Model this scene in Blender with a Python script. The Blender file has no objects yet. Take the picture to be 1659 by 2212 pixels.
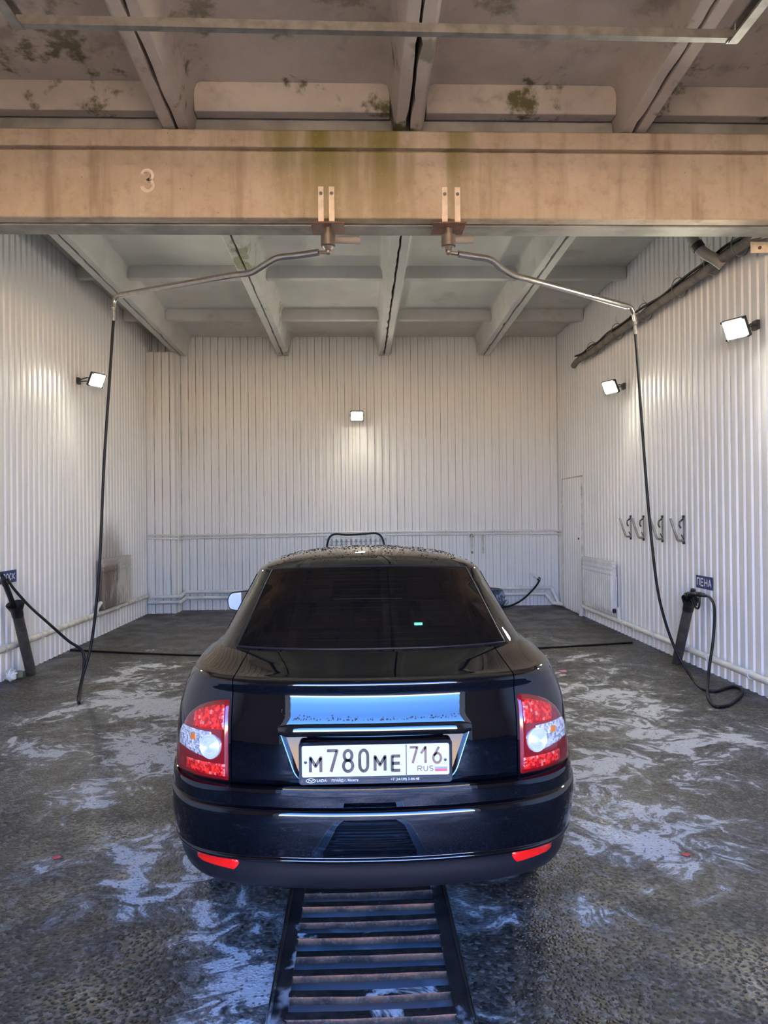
import bpy, math, random
import numpy as np
from mathutils import Vector, Matrix
R_ = random.Random(7)
pi, sin, cos = math.pi, math.sin, math.cos
sc = bpy.context.scene
col = sc.collection

# ------------------------------------------------------------------ camera
cam = bpy.data.cameras.new('camera')
co = bpy.data.objects.new('camera', cam); col.objects.link(co)
cam.sensor_fit = 'VERTICAL'; cam.sensor_height = 36.0
cam.lens = 36.0 * 1560.0 / 2212.0
cam.clip_start = 0.05; cam.clip_end = 500
co.matrix_world = (Matrix.Translation((0, 0, 1.6)) @ Matrix.Rotation(-0.0346, 4, 'Z')
                   @ Matrix.Rotation(pi / 2 + 0.0045, 4, 'X') @ Matrix.Rotation(-0.010, 4, 'Z'))
sc.camera = co

# ------------------------------------------------------------------ sky, sun, exposure
wd = bpy.data.worlds.new('sky'); sc.world = wd; wd.use_nodes = True
wn = wd.node_tree; wn.nodes.clear()
sky = wn.nodes.new('ShaderNodeTexSky'); sky.sky_type = 'NISHITA'
sky.sun_disc = False; sky.sun_elevation = math.radians(39); sky.sun_rotation = math.radians(20)
sky.air_density = 1.0; sky.dust_density = 0.2; sky.ozone_density = 3.0
bg = wn.nodes.new('ShaderNodeBackground'); bg.inputs['Strength'].default_value = 0.21
wo = wn.nodes.new('ShaderNodeOutputWorld')
tint = wn.nodes.new('ShaderNodeMix'); tint.data_type = 'RGBA'; tint.blend_type = 'MULTIPLY'; tint.inputs[0].default_value = 1.0
tint.inputs[7].default_value = (0.50, 0.82, 1.32, 1)        # a clear, deep blue winter sky
wn.links.new(sky.outputs[0], tint.inputs[6]); wn.links.new(tint.outputs[2], bg.inputs[0]); wn.links.new(bg.outputs[0], wo.inputs[0])

sun = bpy.data.lights.new('sun', 'SUN'); sun.energy = 19.0; sun.angle = math.radians(0.6)
sun.color = (1.0, 0.82, 0.62)
so = bpy.data.objects.new('sun', sun); col.objects.link(so)
_d = Vector((0.35, -0.80, -0.70)).normalized()         # stands behind the building: the apron is in its shadow, the yard beyond is sunlit
so.rotation_euler = _d.to_track_quat('-Z', 'Y').to_euler(); so.location = (-3, -8, 12)

# daylight portal filling the open gate: only steers the sampling of the sky
pl = bpy.data.lights.new('gate_portal', 'AREA'); pl.shape = 'RECTANGLE'; pl.size = 3.75; pl.size_y = 3.8
pl.cycles.is_portal = True
po = bpy.data.objects.new('gate_portal', pl); col.objects.link(po)
po.location = (0.15, -0.95, 1.9); po.rotation_euler = (pi / 2, 0, 0)

vs = sc.view_settings
vs.view_transform = 'Standard'; vs.look = 'None'; vs.gamma = 1.0; vs.use_curve_mapping = False
vs.exposure = 3.56
sc.cycles.use_denoising = True
sc.cycles.max_bounces = 10; sc.cycles.diffuse_bounces = 5; sc.cycles.glossy_bounces = 5
sc.cycles.sample_clamp_indirect = 6.0
sc.cycles.caustics_reflective = False; sc.cycles.caustics_refractive = False

# ------------------------------------------------------------------ room numbers (metres)
XL, XR, YB, YF = -3.55, 3.50, 12.55, -0.95
CAR = (0.05, 2.50, 0.0)
PITCH = 0.128
def zb_front(y): return 4.50 + 0.06 * (5.4 - y)
def zb_rear(y): return 4.375 + 0.022 * (12.3 - y)

# ------------------------------------------------------------------ helpers
LOC = {}
class M:
    def __init__(s): s.v = []; s.f = []
    def add(s, v, f):
        b = len(s.v); s.v += [tuple(p) for p in v]; s.f += [tuple(b + i for i in q) for q in f]; return s
    def box(s, c, d, rot=None):
        x, y, z = d[0] / 2, d[1] / 2, d[2] / 2
        P = [Vector(p) for p in ((-x,-y,-z),(x,-y,-z),(x,y,-z),(-x,y,-z),(-x,-y,z),(x,-y,z),(x,y,z),(-x,y,z))]
        if rot is not None: P = [rot @ p for p in P]
        c = Vector(c)
        return s.add([c + p for p in P], [(0,3,2,1),(4,5,6,7),(0,1,5,4),(1,2,6,5),(2,3,7,6),(3,0,4,7)])
    def bx(s, x0, x1, y0, y1, z0, z1):
        return s.box(((x0+x1)/2,(y0+y1)/2,(z0+z1)/2), (abs(x1-x0),abs(y1-y0),abs(z1-z0)))
    def prism(s, poly, fn0, fn1):
        n = len(poly)
        return s.add([fn0(*p) for p in poly] + [fn1(*p) for p in poly],
                     [tuple(range(n))[::-1], tuple(range(n, 2*n))] + [(i, (i+1) % n, n+(i+1) % n, n+i) for i in range(n)])
    def tube(s, path, r, n=10, caps=True, closed=False):
        P = [Vector(p) for p in path]; k = len(P)
        rr = r if isinstance(r, (list, tuple)) else [r] * k
        T = []
        for i in range(k):
            if closed: d = P[(i+1) % k] - P[i-1]
            else: d = P[min(i+1, k-1)] - P[max(i-1, 0)]
            T.append(d.normalized())
        u = T[0].orthogonal().normalized(); V = []
        for i in range(k):
            u = (u - T[i] * u.dot(T[i])).normalized(); w = T[i].cross(u)
            V += [P[i] + (u * cos(2*pi*j/n) + w * sin(2*pi*j/n)) * rr[i] for j in range(n)]
        F = []
        for i in range(k if closed else k - 1):
            a, b = i * n, ((i + 1) % k) * n
            F += [(a+j, a+(j+1) % n, b+(j+1) % n, b+j) for j in range(n)]
        if caps and not closed: F += [tuple(range(n))[::-1], tuple(range((k-1)*n, k*n))]
        return s.add(V, F)
    def lathe(s, prof, o, d, n=20, caps=True):
        o = Vector(o); d = Vector(d).normalized(); u = d.orthogonal().normalized(); w = d.cross(u)
        V = []; k = len(prof)
        for (t, r) in prof: V += [o + d*t + (u*cos(2*pi*j/n) + w*sin(2*pi*j/n)) * r for j in range(n)]
        F = []
        for i in range(k-1): F += [(i*n+j, i*n+(j+1) % n, (i+1)*n+(j+1) % n, (i+1)*n+j) for j in range(n)]
        if caps: F += [tuple(range(n))[::-1], tuple(range((k-1)*n, k*n))]
        return s.add(V, F)
    def ball(s, c, r, n=10):
        return s.lathe([(r*-cos(pi*i/6), max(1e-4, r*sin(pi*i/6))) for i in range(7)], c, (0,0,1), n)
    def grid(s, G, flip=False):
        a = len(G); b = len(G[0])
        F = []
        for i in range(a-1):
            for j in range(b-1):
                q = (i*b+j, i*b+j+1, (i+1)*b+j+1, (i+1)*b+j); F.append(q[::-1] if flip else q)
        return s.add([p for row in G for p in row], F)
    def mesh(s, name, off=(0,0,0), smooth=False, angle=35):
        me = bpy.data.meshes.new(name); o = Vector(off)
        me.from_pydata([tuple(Vector(p) - o) for p in s.v], [], s.f); me.update()
        if smooth:
            me.shade_smooth()
            if angle < 180: me.set_sharp_from_angle(angle=math.radians(angle))
        return me
    def build(s, name, mt, parent=None, smooth=False, bevel=0, angle=35, seg=2):
        if parent is None:
            A = np.array(s.v); off = ((A[:,0].min()+A[:,0].max())/2, (A[:,1].min()+A[:,1].max())/2, A[:,2].min())
        else: off = LOC[parent.name]
        me = s.mesh(name, off, smooth, angle)
        o = bpy.data.objects.new(name, me); col.objects.link(o)
        if parent is None: o.location = off
        else: o.parent = parent
        LOC[o.name] = off
        me.materials.append(mt)
        if bevel:
            b = o.modifiers.new('bevel', 'BEVEL'); b.width = bevel; b.segments = seg; b.limit_method = 'ANGLE'; b.angle_limit = math.radians(40)
            if not smooth:
                me.shade_smooth(); me.set_sharp_from_angle(angle=math.radians(50))
        return o

def tag(o, label=None, cat=None, group=None, kind=None):
    if label: o['label'] = label
    if cat: o['category'] = cat
    if group: o['group'] = group
    if kind: o['kind'] = kind
    return o
def thing(name, loc, label=None, cat=None, group=None, kind=None):
    o = bpy.data.objects.new(name, None); col.objects.link(o); o.location = loc
    o.empty_display_size = 0.1; LOC[o.name] = tuple(loc)
    return tag(o, label, cat, group, kind)
def inst(src, parent, loc, rotz=0, name=None):
    """copy of a part sharing its mesh, placed in the parent's space"""
    c = src.copy(); col.objects.link(c); c.parent = parent; c.location = loc; c.rotation_euler = (0, 0, rotz); return c
def spline(P, m=12):
    P = np.asarray(P, float); k = len(P)
    t = np.concatenate([[0], np.cumsum(np.maximum(1e-6, np.linalg.norm(np.diff(P, axis=0), axis=1)) ** 0.5)])
    T = np.zeros_like(P)
    for i in range(k):
        if i == 0: T[i] = (P[1]-P[0])/(t[1]-t[0])
        elif i == k-1: T[i] = (P[-1]-P[-2])/(t[-1]-t[-2])
        else:
            a = (P[i]-P[i-1])/(t[i]-t[i-1]); b = (P[i+1]-P[i])/(t[i+1]-t[i])
            h0, h1 = t[i]-t[i-1], t[i+1]-t[i]; T[i] = (a*h1 + b*h0)/(h0+h1)
    out = []
    for i in range(k-1):
        h = t[i+1]-t[i]
        for j in range(m):
            u = j/m
            out.append((2*u**3-3*u**2+1)*P[i] + (u**3-2*u**2+u)*h*T[i] + (-2*u**3+3*u**2)*P[i+1] + (u**3-u**2)*h*T[i+1])
    out.append(P[-1]); return np.array(out)

# ------------------------------------------------------------------ materials
def srgb(r, g, b): return tuple((c/255/12.92 if c/255 <= .04045 else ((c/255+.055)/1.055)**2.4) for c in (r, g, b))
class NT:
    def __init__(s, name):
        s.m = bpy.data.materials.new(name); s.m.use_nodes = True; s.t = s.m.node_tree; s.t.nodes.clear()
        s.out = s.n('ShaderNodeOutputMaterial'); s.p = s.n('ShaderNodeBsdfPrincipled'); s.l(s.p.outputs[0], s.out.inputs[0])
        s.pos = s.n('ShaderNodeNewGeometry').outputs['Position']
    def n(s, t): return s.t.nodes.new(t)
    def l(s, a, b): s.t.links.new(a, b)
    def put(s, sock, v):
        if hasattr(v, 'is_linked') or isinstance(v, bpy.types.NodeSocket): s.l(v, sock)
        else: sock.default_value = v
    def mapping(s, v, scale=(1,1,1), loc=(0,0,0)):
        n = s.n('ShaderNodeMapping'); s.l(v, n.inputs[0]); n.inputs['Scale'].default_value = scale; n.inputs['Location'].default_value = loc; return n.outputs[0]
    def noise(s, v, scale, detail=4, rough=.55, dist=0, typ=None):
        n = s.n('ShaderNodeTexNoise')
        if typ: n.noise_type = typ
        s.l(v, n.inputs['Vector']); n.inputs['Scale'].default_value = scale; n.inputs['Detail'].default_value = detail
        n.inputs['Roughness'].default_value = rough; n.inputs['Distortion'].default_value = dist
        return n.outputs[0], n.outputs[1]
    def voro(s, v, scale, feature='F1', rand=1):
        n = s.n('ShaderNodeTexVoronoi'); n.feature = feature; s.l(v, n.inputs['Vector']); n.inputs['Scale'].default_value = scale
        n.inputs['Randomness'].default_value = rand
        return n.outputs['Distance'], (n.outputs['Color'] if feature != 'DISTANCE_TO_EDGE' else None)
    def ramp(s, v, a, b, x=0., y=1.):
        n = s.n('ShaderNodeMapRange'); n.interpolation_type = 'SMOOTHSTEP'; s.l(v, n.inputs[0])
        n.inputs[1].default_value = a; n.inputs[2].default_value = b; n.inputs[3].default_value = x; n.inputs[4].default_value = y; return n.outputs[0]
    def math(s, op, a, b=0.):
        n = s.n('ShaderNodeMath'); n.operation = op; s.put(n.inputs[0], a); s.put(n.inputs[1], b); return n.outputs[0]
    def mix(s, f, a, b):
        n = s.n('ShaderNodeMix'); n.data_type = 'RGBA'; s.put(n.inputs[0], f)
        for sk, v in ((n.inputs[6], a), (n.inputs[7], b)):
            if isinstance(v, tuple): sk.default_value = (*v[:3], 1)
            else: s.l(v, sk)
        return n.outputs[2]
    def sep(s, v):
        n = s.n('ShaderNodeSeparateXYZ'); s.l(v, n.inputs[0]); return n.outputs
    def warp(s, v, scale, amt):
        _, c = s.noise(v, scale, 3)
        a = s.n('ShaderNodeVectorMath'); a.operation = 'MULTIPLY_ADD'; s.l(c, a.inputs[0]); a.inputs[1].default_value = (amt,)*3; s.l(v, a.inputs[2]); return a.outputs[0]
    def bump(s, h, strength, dist=.01):
        n = s.n('ShaderNodeBump'); n.inputs['Strength'].default_value = strength; n.inputs['Distance'].default_value = dist
        s.l(h, n.inputs['Height']); s.l(n.outputs[0], s.p.inputs['Normal'])
    def set(s, **k):
        nm = {'base':'Base Color','rough':'Roughness','metal':'Metallic','coat':'Coat Weight','coatr':'Coat Roughness','trans':'Transmission Weight','ior':'IOR','alpha':'Alpha','emc':'Emission Color','ems':'Emission Strength','spec':'Specular IOR Level'}
        for a, v in k.items():
            sk = s.p.inputs[nm[a]]
            if isinstance(v, tuple): sk.default_value = (*v[:3], 1)
            elif isinstance(v, (int, float)): sk.default_value = v
            else: s.l(v, sk)
        return s
def simple(name, base, rough=.5, metal=0, var=.12, vs_=8, **k):
    t = NT(name); f, _ = t.noise(t.pos, vs_, 4)
    c = t.mix(t.ramp(f, .3, .7), tuple(x*(1-var) for x in base), tuple(min(1, x*(1+var)) for x in base))
    t.set(base=c, rough=rough, metal=metal, **k); return t.m

MAT = {}
# spots where the suds have piled up: x, y, radius, amount
BLOBS = [(-.50, 2.86, .30, .13), (-.40, 2.50, .22, .12), (-.95, 3.18, .30, .06), (-1.5, 6.0, .7, .09), (1.22, 3.40, .35, .07), (1.5, 3.65, .4, .06), (-1.50, 3.38, .18, .10), (1.75, 4.8, .7, .04), (.44, 2.33, .18, .09), (-1.2, 2.6, .7, -.12),
         (1.9, 2.6, .8, -.14), (-2.0, 2.5, .9, -.08), (.75, 2.45, .4, -.12), (0.0, 10.8, 3.0, -.06), (3.0, 4.0, 1.0, -.08)]
def mk_materials():
    # profiled sheet: white enamel, rain-streak grime
    t = NT('white_sheet')
    n1, _ = t.noise(t.mapping(t.pos, (9, 9, .5)), 1, 5, .6); n2, _ = t.noise(t.pos, .6, 4, .6); n3, _ = t.noise(t.pos, 26, 2)
    g = t.math('MULTIPLY', t.ramp(n1, .45, .8), t.ramp(n2, .35, .75))
    c = t.mix(t.math('MULTIPLY', g, .55), (.76, .755, .745), (.46, .41, .32))
    sp, _ = t.voro(t.pos, 3.2); c = t.mix(t.math('MULTIPLY', t.ramp(sp, .02, .008), .55), c, (.16, .12, .08))
    t.set(base=c, rough=t.ramp(n2, .3, .7, .45, .58), spec=.3); t.bump(n3, .03, .004); MAT['sheet'] = t.m
    # same enamel, stained brown round the left radiator
    t = NT('white_sheet_stained')
    n1, _ = t.noise(t.mapping(t.pos, (9, 9, .5)), 1, 5, .6); n2, _ = t.noise(t.pos, .6, 4, .6); n3, _ = t.noise(t.pos, 5, 4)
    g = t.math('MULTIPLY', t.ramp(n1, .45, .8), t.ramp(n2, .35, .75))
    c = t.mix(t.math('MULTIPLY', g, .55), (.76, .755, .745), (.46, .41, .32))
    x, y, z = t.sep(t.pos)
    a = t.math('MULTIPLY', t.math('SUBTRACT', y, 10.35), 1.15); b = t.math('MULTIPLY', t.math('SUBTRACT', z, .85), 1.1)
    d = t.math('SQRT', t.math('ADD', t.math('MULTIPLY', a, a), t.math('MULTIPLY', b, b)))
    d = t.math('ADD', d, t.math('MULTIPLY', n3, .35))
    c = t.mix(t.ramp(d, 1.15, .55, 0, .62), c, (.17, .13, .09))
    t.set(base=c, rough=.48); MAT['sheet_stain'] = t.m
    MAT['sheet_edge'] = simple('sheet_fold_shade', (.42, .395, .35), .6, 0, .35, 3)  # darker enamel that paints the shade on the sheet folds
    # beam concrete, tan, streaked and mossy
    t = NT('beam_concrete')
    x, y, z = t.sep(t.pos)
    n1, _ = t.noise(t.pos, 1.3, 6, .65); n2, _ = t.noise(t.pos, 45, 3); st, _ = t.noise(t.mapping(t.pos, (5, 5, .45)), 1, 5, .6)
    c = t.mix(t.ramp(n1, .3, .7), (.47, .37, .265), (.60, .50, .385))
    c = t.mix(t.ramp(st, .46, .74, 0, .75), c, (.27, .19, .12))
    mx = t.ramp(t.math('ABSOLUTE', t.math('SUBTRACT', x, -.05)), 1.9, .3)
    gs, _ = t.noise(t.mapping(t.pos, (3.2, 3.2, .35), (3, 1, 0)), 1, 4)
    gm = t.math('MULTIPLY', t.math('MULTIPLY', t.ramp(gs, .42, .66), mx), t.ramp(z, 3.75, 4.5, .45, 1))
    c = t.mix(t.math('MULTIPLY', gm, .95), c, (.20, .17, .035))
    n5, _ = t.noise(t.pos, 12, 6, .7); c = t.mix(t.ramp(n5, .48, .72, 0, .5), c, (.33, .24, .16)); c = t.mix(t.ramp(n5, .42, .25, 0, .35), c, (.70, .58, .46))
    po_, _ = t.voro(t.pos, 9); c = t.mix(t.ramp(po_, .055, .03, 0, .7), c, (.16, .10, .06))
    t.set(base=c, rough=.85); t.bump(n2, .25, .006); MAT['beam'] = t.m
    MAT['beam2'] = simple('grey_beam_concrete', (.34, .325, .29), .85, 0, .25, 3)
    # bare slabs over the entrance
    t = NT('bare_concrete')
    n1, _ = t.noise(t.pos, 1.1, 6, .6); n2, _ = t.noise(t.pos, 40, 3); n3, _ = t.noise(t.warp(t.pos, 2, .3), 1.9, 5, .6)
    c = t.mix(t.ramp(n1, .3, .7), (.40, .345, .29), (.56, .49, .42))
    c = t.mix(t.ramp(n3, .55, .72, 0, .6), c, (.16, .14, .12))
    n4, _ = t.noise(t.mapping(t.pos, (1, 1, 1), (7, 3, 2)), 2.3, 5, .65); x, y, z = t.sep(t.pos)
    gm = t.math('MULTIPLY', t.ramp(n4, .57, .66), t.ramp(y, 4.3, 5.3, .45, 1))
    c = t.mix(t.math('MULTIPLY', gm, .9), c, (.075, .07, .012))
    t.set(base=c, rough=.88); t.bump(n2, .3, .006); MAT['bare'] = t.m
    # painted slabs inside
    t = NT('painted_concrete')
    n1, _ = t.noise(t.pos, .9, 6, .6); n2, _ = t.noise(t.pos, 30, 3); n3, _ = t.noise(t.mapping(t.pos, (1,1,1), (2,5,1)), 1.7, 6, .65)
    c = t.mix(t.ramp(n1, .3, .7), (.52, .515, .485), (.64, .635, .605))
    c = t.mix(t.ramp(n3, .56, .75, 0, .5), c, (.30, .255, .20))
    n4, _ = t.noise(t.mapping(t.pos, (1,1,1), (9,2,4)), 2.4, 5, .6); x, y, z = t.sep(t.pos)
    gm = t.math('MULTIPLY', t.ramp(n4, .58, .66), t.ramp(t.math('ABSOLUTE', t.math('SUBTRACT', x, -1.3)), .35, .1))
    c = t.mix(t.math('MULTIPLY', gm, .7), c, (.20, .23, .08))
    t.set(base=c, rough=.8); t.bump(n2, .15, .004); MAT['painted'] = t.m
    # wet concrete floor with foam
    t = NT('wet_floor')
    x, y, z = t.sep(t.pos)
    w1 = t.warp(t.pos, 1.1, .9); w2 = t.warp(t.mapping(t.pos, (1, 1, 1), (4, 2, 0)), 3.5, .35)
    agg, aggc = t.voro(t.warp(t.pos, 30, .02), 68); agg2, _ = t.voro(t.pos, 120); n1, _ = t.noise(t.pos, 2.2, 6, .6); nb, _ = t.noise(t.pos, 14, 4)
    sr = t.sep(aggc)
    c = t.mix(t.ramp(n1, .3, .7), (.028, .025, .022), (.060, .054, .047))
    c = t.mix(t.ramp(sr[0], .55, .95, 0, .75), c, (.19, .165, .14))
    c = t.mix(t.ramp(sr[1], .60, .9, 0, .85), c, (.012, .010, .009))
    ax = t.math('ABSOLUTE', t.math('SUBTRACT', x, .05))
    f1, _ = t.noise(w2, 1.5, 10, .68, .9)                       # drifts
    f2, _ = t.noise(w1, 4.6, 8, .66, 1.6)                       # shreds
    rg, _ = t.noise(w2, 3.0, 6, .55, .6, 'RIDGED_MULTIFRACTAL')  # strings of bubbles
    reg, _ = t.noise(t.mapping(t.pos, (1, 1, 1), (1.7, 8.3, 0)), .7, 3)
    zone = t.math('MULTIPLY', t.ramp(y, 10.3, 8.0), t.ramp(ax, 3.5, 2.4))
    zone = t.math('MULTIPLY', zone, t.ramp(y, 1.6, 4.6, .42, 1))
    edge = t.math('MULTIPLY', t.ramp(ax, 1.35, .80), t.ramp(y, 1.2, 2.6))     # scum hugging the car and the drain
    th = t.math('ADD', f1, t.math('MULTIPLY', t.math('SUBTRACT', f2, .5), .95))
    th = t.math('ADD', th, t.math('MULTIPLY', t.math('SUBTRACT', reg, .5), .45))
    th = t.math('ADD', th, t.math('MULTIPLY', t.math('SUBTRACT', zone, 1.0), .28))
    th = t.math('ADD', th, t.math('MULTIPLY', edge, .06))
    for (bx, by, br, bh) in BLOBS:
        q = t.math('ADD', t.math('POWER', t.math('SUBTRACT', x, bx), 2.0), t.math('POWER', t.math('SUBTRACT', y, by), 2.0))
        th = t.math('ADD', th, t.ramp(q, br*br, 0, 0, bh))
    film = t.ramp(th, .38, .60, 0, .20)                         # thin grey suds
    foam = t.math('MULTIPLY', t.ramp(th, .515, .60), t.ramp(rg, .3, 1.2, .7, 1))
    hol, _ = t.voro(t.pos, 34); hol = t.ramp(hol, .14, .26, .15, 1)
    foam = t.math('MULTIPLY', foam, hol)
    foam = t.math('MAXIMUM', foam, t.math('MULTIPLY', film, t.ramp(agg2, .2, .5, .5, 1)))
    c = t.mix(t.math('MULTIPLY', foam, .95), c, (.74, .76, .79))
    crk, _ = t.noise(t.mapping(w1, (.5, 1.6, 1)), 1.4, 4, .5, 0, 'RIDGED_MULTIFRACTAL'); c = t.mix(t.ramp(crk, 1.55, 1.75, 0, .8), c, (.018, .016, .014))
    rw = t.ramp(n1, .35, .65, .30, .58)
    t.set(base=c, rough=rw, spec=.32)
    hb = t.math('ADD', t.math('MULTIPLY', t.ramp(agg, 0, .6, 1, 0), .7), t.math('MULTIPLY', nb, .5))
    hb = t.math('ADD', hb, t.math('MULTIPLY', foam, .3)); t.bump(hb, .45, .007); MAT['floor'] = t.m
    # yard
    t = NT('yard_asphalt'); n1, _ = t.noise(t.pos, .5, 6); n2, _ = t.noise(t.pos, 30, 3)
    t.set(base=t.mix(n1, (.20, .17, .13), (.36, .31, .24)), rough=.8); t.bump(n2, .3); MAT['yard'] = t.m
    t = NT('added_dark_asphalt'); n1, _ = t.noise(t.pos, 1.5, 6)  # dark ground colour chosen to deepen the car's reflections
    t.set(base=t.mix(n1, (.018, .019, .021), (.045, .045, .047)), rough=.45); MAT['apron'] = t.m
    t = NT('yard_plaster'); n1, _ = t.noise(t.pos, .8, 5)
    t.set(base=t.mix(n1, (.40, .30, .20), (.55, .44, .32)), rough=.9); MAT['plaster'] = t.m
    # metals etc
    t = NT('rusty_steel'); n1, _ = t.noise(t.pos, 9, 6, .7); n2, _ = t.noise(t.pos, 90, 3)
    c = t.mix(t.ramp(n1, .35, .65), (.08, .045, .033), (.28, .115, .062)); c = t.mix(t.ramp(n2, .5, .75, 0, .6), c, (.30, .21, .165))
    t.set(base=c, rough=t.ramp(n1, .3, .7, .35, .65), metal=.15); t.bump(n2, .5, .003); MAT['rust'] = t.m
    t = NT('wet_steel'); n1, _ = t.noise(t.pos, 7, 6, .7); n2, _ = t.noise(t.pos, 2.6, 5, .6, .6)
    c = t.mix(t.ramp(n1, .35, .65), (.02, .018, .018), (.06, .045, .04)); c = t.mix(t.ramp(n2, .56, .62, 0, .85), c, (.50, .53, .58))
    t.set(base=c, rough=.28, metal=.2); MAT['wet_steel'] = t.m
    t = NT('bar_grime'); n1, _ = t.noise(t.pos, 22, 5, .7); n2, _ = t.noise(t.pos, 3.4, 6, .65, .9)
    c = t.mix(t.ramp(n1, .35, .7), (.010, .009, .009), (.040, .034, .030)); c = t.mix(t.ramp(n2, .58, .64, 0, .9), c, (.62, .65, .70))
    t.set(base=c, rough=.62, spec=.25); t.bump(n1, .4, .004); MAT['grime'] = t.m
    MAT['galv'] = simple('galvanised_steel', (.30, .285, .26), .48, .75, .2, 12)
    MAT['stain'] = simple('stainless_tube', (.56, .52, .47), .24, .95, .1, 20)
    MAT['dull'] = simple('dull_grey_tube', (.075, .072, .066), .4, .3, .3, 9)
    MAT['wpaint'] = simple('white_pipe_paint', (.68, .67, .64), .4, 0, .1, 5)
    MAT['dirtyw'] = simple('dirty_white_paint', (.60, .575, .52), .5, 0, .25, 9)
    t = NT('stained_radiator'); n1, _ = t.noise(t.mapping(t.pos, (3, 3, 1.4)), 1.6, 6, .65); x, y, z = t.sep(t.pos)
    m = t.math('MULTIPLY', t.ramp(t.math('ADD', n1, t.math('MULTIPLY', t.math('SUBTRACT', 10.55, y), .35)), .40, .74), t.ramp(z, 1.0, .88, .35, 1))
    t.set(base=t.mix(m, (.52, .49, .43), (.15, .11, .08)), rough=.6); MAT['radstain'] = t.m
    MAT['rubber'] = simple('black_rubber', (.006, .006, .007), .45, 0, .2, spec=.3)
    MAT['sponge'] = simple('old_sponge', (.16, .17, .12), .9)
    MAT['plastic'] = simple('black_plastic', (.010, .010, .012), .35, 0, .15)
    MAT['pvc'] = simple('grey_pvc', (.30, .27, .24), .5, 0, .1)
    MAT['lag'] = simple('pipe_lagging', (.085, .068, .055), .85, 0, .5, 7)
    MAT['lag2'] = simple('pipe_lagging_pale', (.17, .145, .125), .8, 0, .3, 7)
    MAT['brass'] = simple('worn_brass', (.30, .25, .205), .42, .75)
    MAT['strap'] = simple('cream_strap_paint', (.80, .68, .54), .5, 0, .12, 14)
    MAT['blue'] = simple('sign_blue', (.022, .032, .16), .35, 0, .06)
    MAT['white'] = simple('sign_white', (.80, .82, .85), .4, 0, .04)
    MAT['pink'] = simple('pink_paper', (.80, .22, .32), .6)
    MAT['redscrap'] = simple('red_paper', (.45, .06, .05), .6)
    MAT['glassbag'] = simple('clear_plastic', (.75, .78, .80), .15, 0, .1, 12)
    MAT['weed'] = simple('green_weed', (.05, .085, .025), .7, 0, .4)
    t = NT('lamp_face'); t.set(base=(1, 1, 1), emc=(1.0, .97, .80), ems=14.0); MAT['lampface'] = t.m
    MAT['lampbody'] = simple('lamp_housing', (.06, .06, .06), .5, .3)
    # car
    t = NT('car_paint'); fl, _ = t.noise(t.pos, 700, 1)
    t.set(base=t.mix(fl, (.0010, .0013, .0028), (.0018, .0024, .0050)), rough=.5, coat=1.0, coatr=.010, spec=.0); t.p.inputs['Coat IOR'].default_value = 1.72; MAT['paint'] = t.m
    MAT['trim'] = simple('car_black_trim', (.008, .009, .013), .42, 0, .1, 30)
    t = NT('tinted_glass'); t.set(base=(.004, .004, .004), rough=.02, spec=.36, alpha=.90, coat=.0); MAT['tint'] = t.m
    t = NT('dark_glass'); t.set(base=(.004, .004, .004), rough=.02, spec=.5); MAT['dglass'] = t.m
    MAT['chrome'] = simple('dark_chrome', (.52, .51, .51), .10, 1.0, .05)
    t = NT('gloss_black'); t.set(base=(.006, .006, .007), rough=.4, coat=1.0, coatr=.03, spec=0.); t.p.inputs['Coat IOR'].default_value = 1.85; MAT['schrome'] = t.m
    t = NT('gloss_surround'); t.set(base=(.010, .010, .011), rough=.4, coat=1.0, coatr=.10, spec=0.); t.p.inputs['Coat IOR'].default_value = 1.36; MAT['surround'] = t.m
    MAT['bchrome'] = simple('black_chrome', (.22, .22, .23), .10, 1.0, .05)
    t = NT('mirror_glass'); t.set(base=(.36, .38, .40), rough=.02, metal=1); MAT['mirror'] = t.m
    t = NT('red_lens_dark'); t.set(base=(.22, .006, .010), rough=.12, coat=1, coatr=.03); MAT['reddark'] = t.m
    t = NT('red_lens_bright'); d, cc = t.voro(t.mapping(t.pos, (1, 1, .8)), 105, 'F1', .6); sx = t.sep(cc)
    c = t.mix(t.ramp(sx[0], .25, .85), (.50, .004, .006), (1.0, .025, .015)); c = t.mix(t.ramp(sx[1], .86, 1, 0, .5), c, (1, .45, .35))
    t.set(base=c, rough=.2, coat=1, coatr=.05); t.bump(d, .6, .006); MAT['redbright'] = t.m
    t = NT('clear_lens'); d, cc = t.voro(t.pos, 120, 'F1', .5); sx = t.sep(cc)
    c = t.mix(t.ramp(sx[0], .1, .9), (.42, .45, .50), (.95, .97, 1.0))
    t.set(base=c, rough=.15, metal=.35, coat=1); t.bump(d, .7, .006); MAT['clear'] = t.m
    t = NT('reverse_lens'); t.set(base=(.74, .80, .86), rough=.14, coat=1, metal=.3); MAT['revlens'] = t.m
    t = NT('amber_bulb'); t.set(base=(.75, .20, .03), rough=.3); MAT['amber'] = t.m
    t = NT('red_reflector'); d, _ = t.voro(t.pos, 260); t.set(base=(.85, .012, .010), rough=.2, coat=1); t.bump(d, .3, .003); MAT['refl'] = t.m
    MAT['platew'] = simple('plate_white', (.60, .655, .68), .25, 0, .03)
    MAT['platek'] = simple('plate_worn_black', (.07, .065, .062), .45, .1, .5, 22)
    MAT['platetan'] = simple('plate_worn_tan', (.20, .135, .105), .4, 0, .25, 30)
    MAT['flagb'] = simple('flag_blue', (.22, .32, .75), .4); MAT['flagr'] = simple('flag_red', (.75, .10, .12), .4)
    MAT['tyre'] = simple('tyre_rubber', (.014, .014, .014), .7)
    MAT['rim'] = simple('alloy_rim', (.45, .45, .46), .3, .9)
    MAT['seat'] = simple('seat_cloth', (.03, .03, .032), .9)
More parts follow.
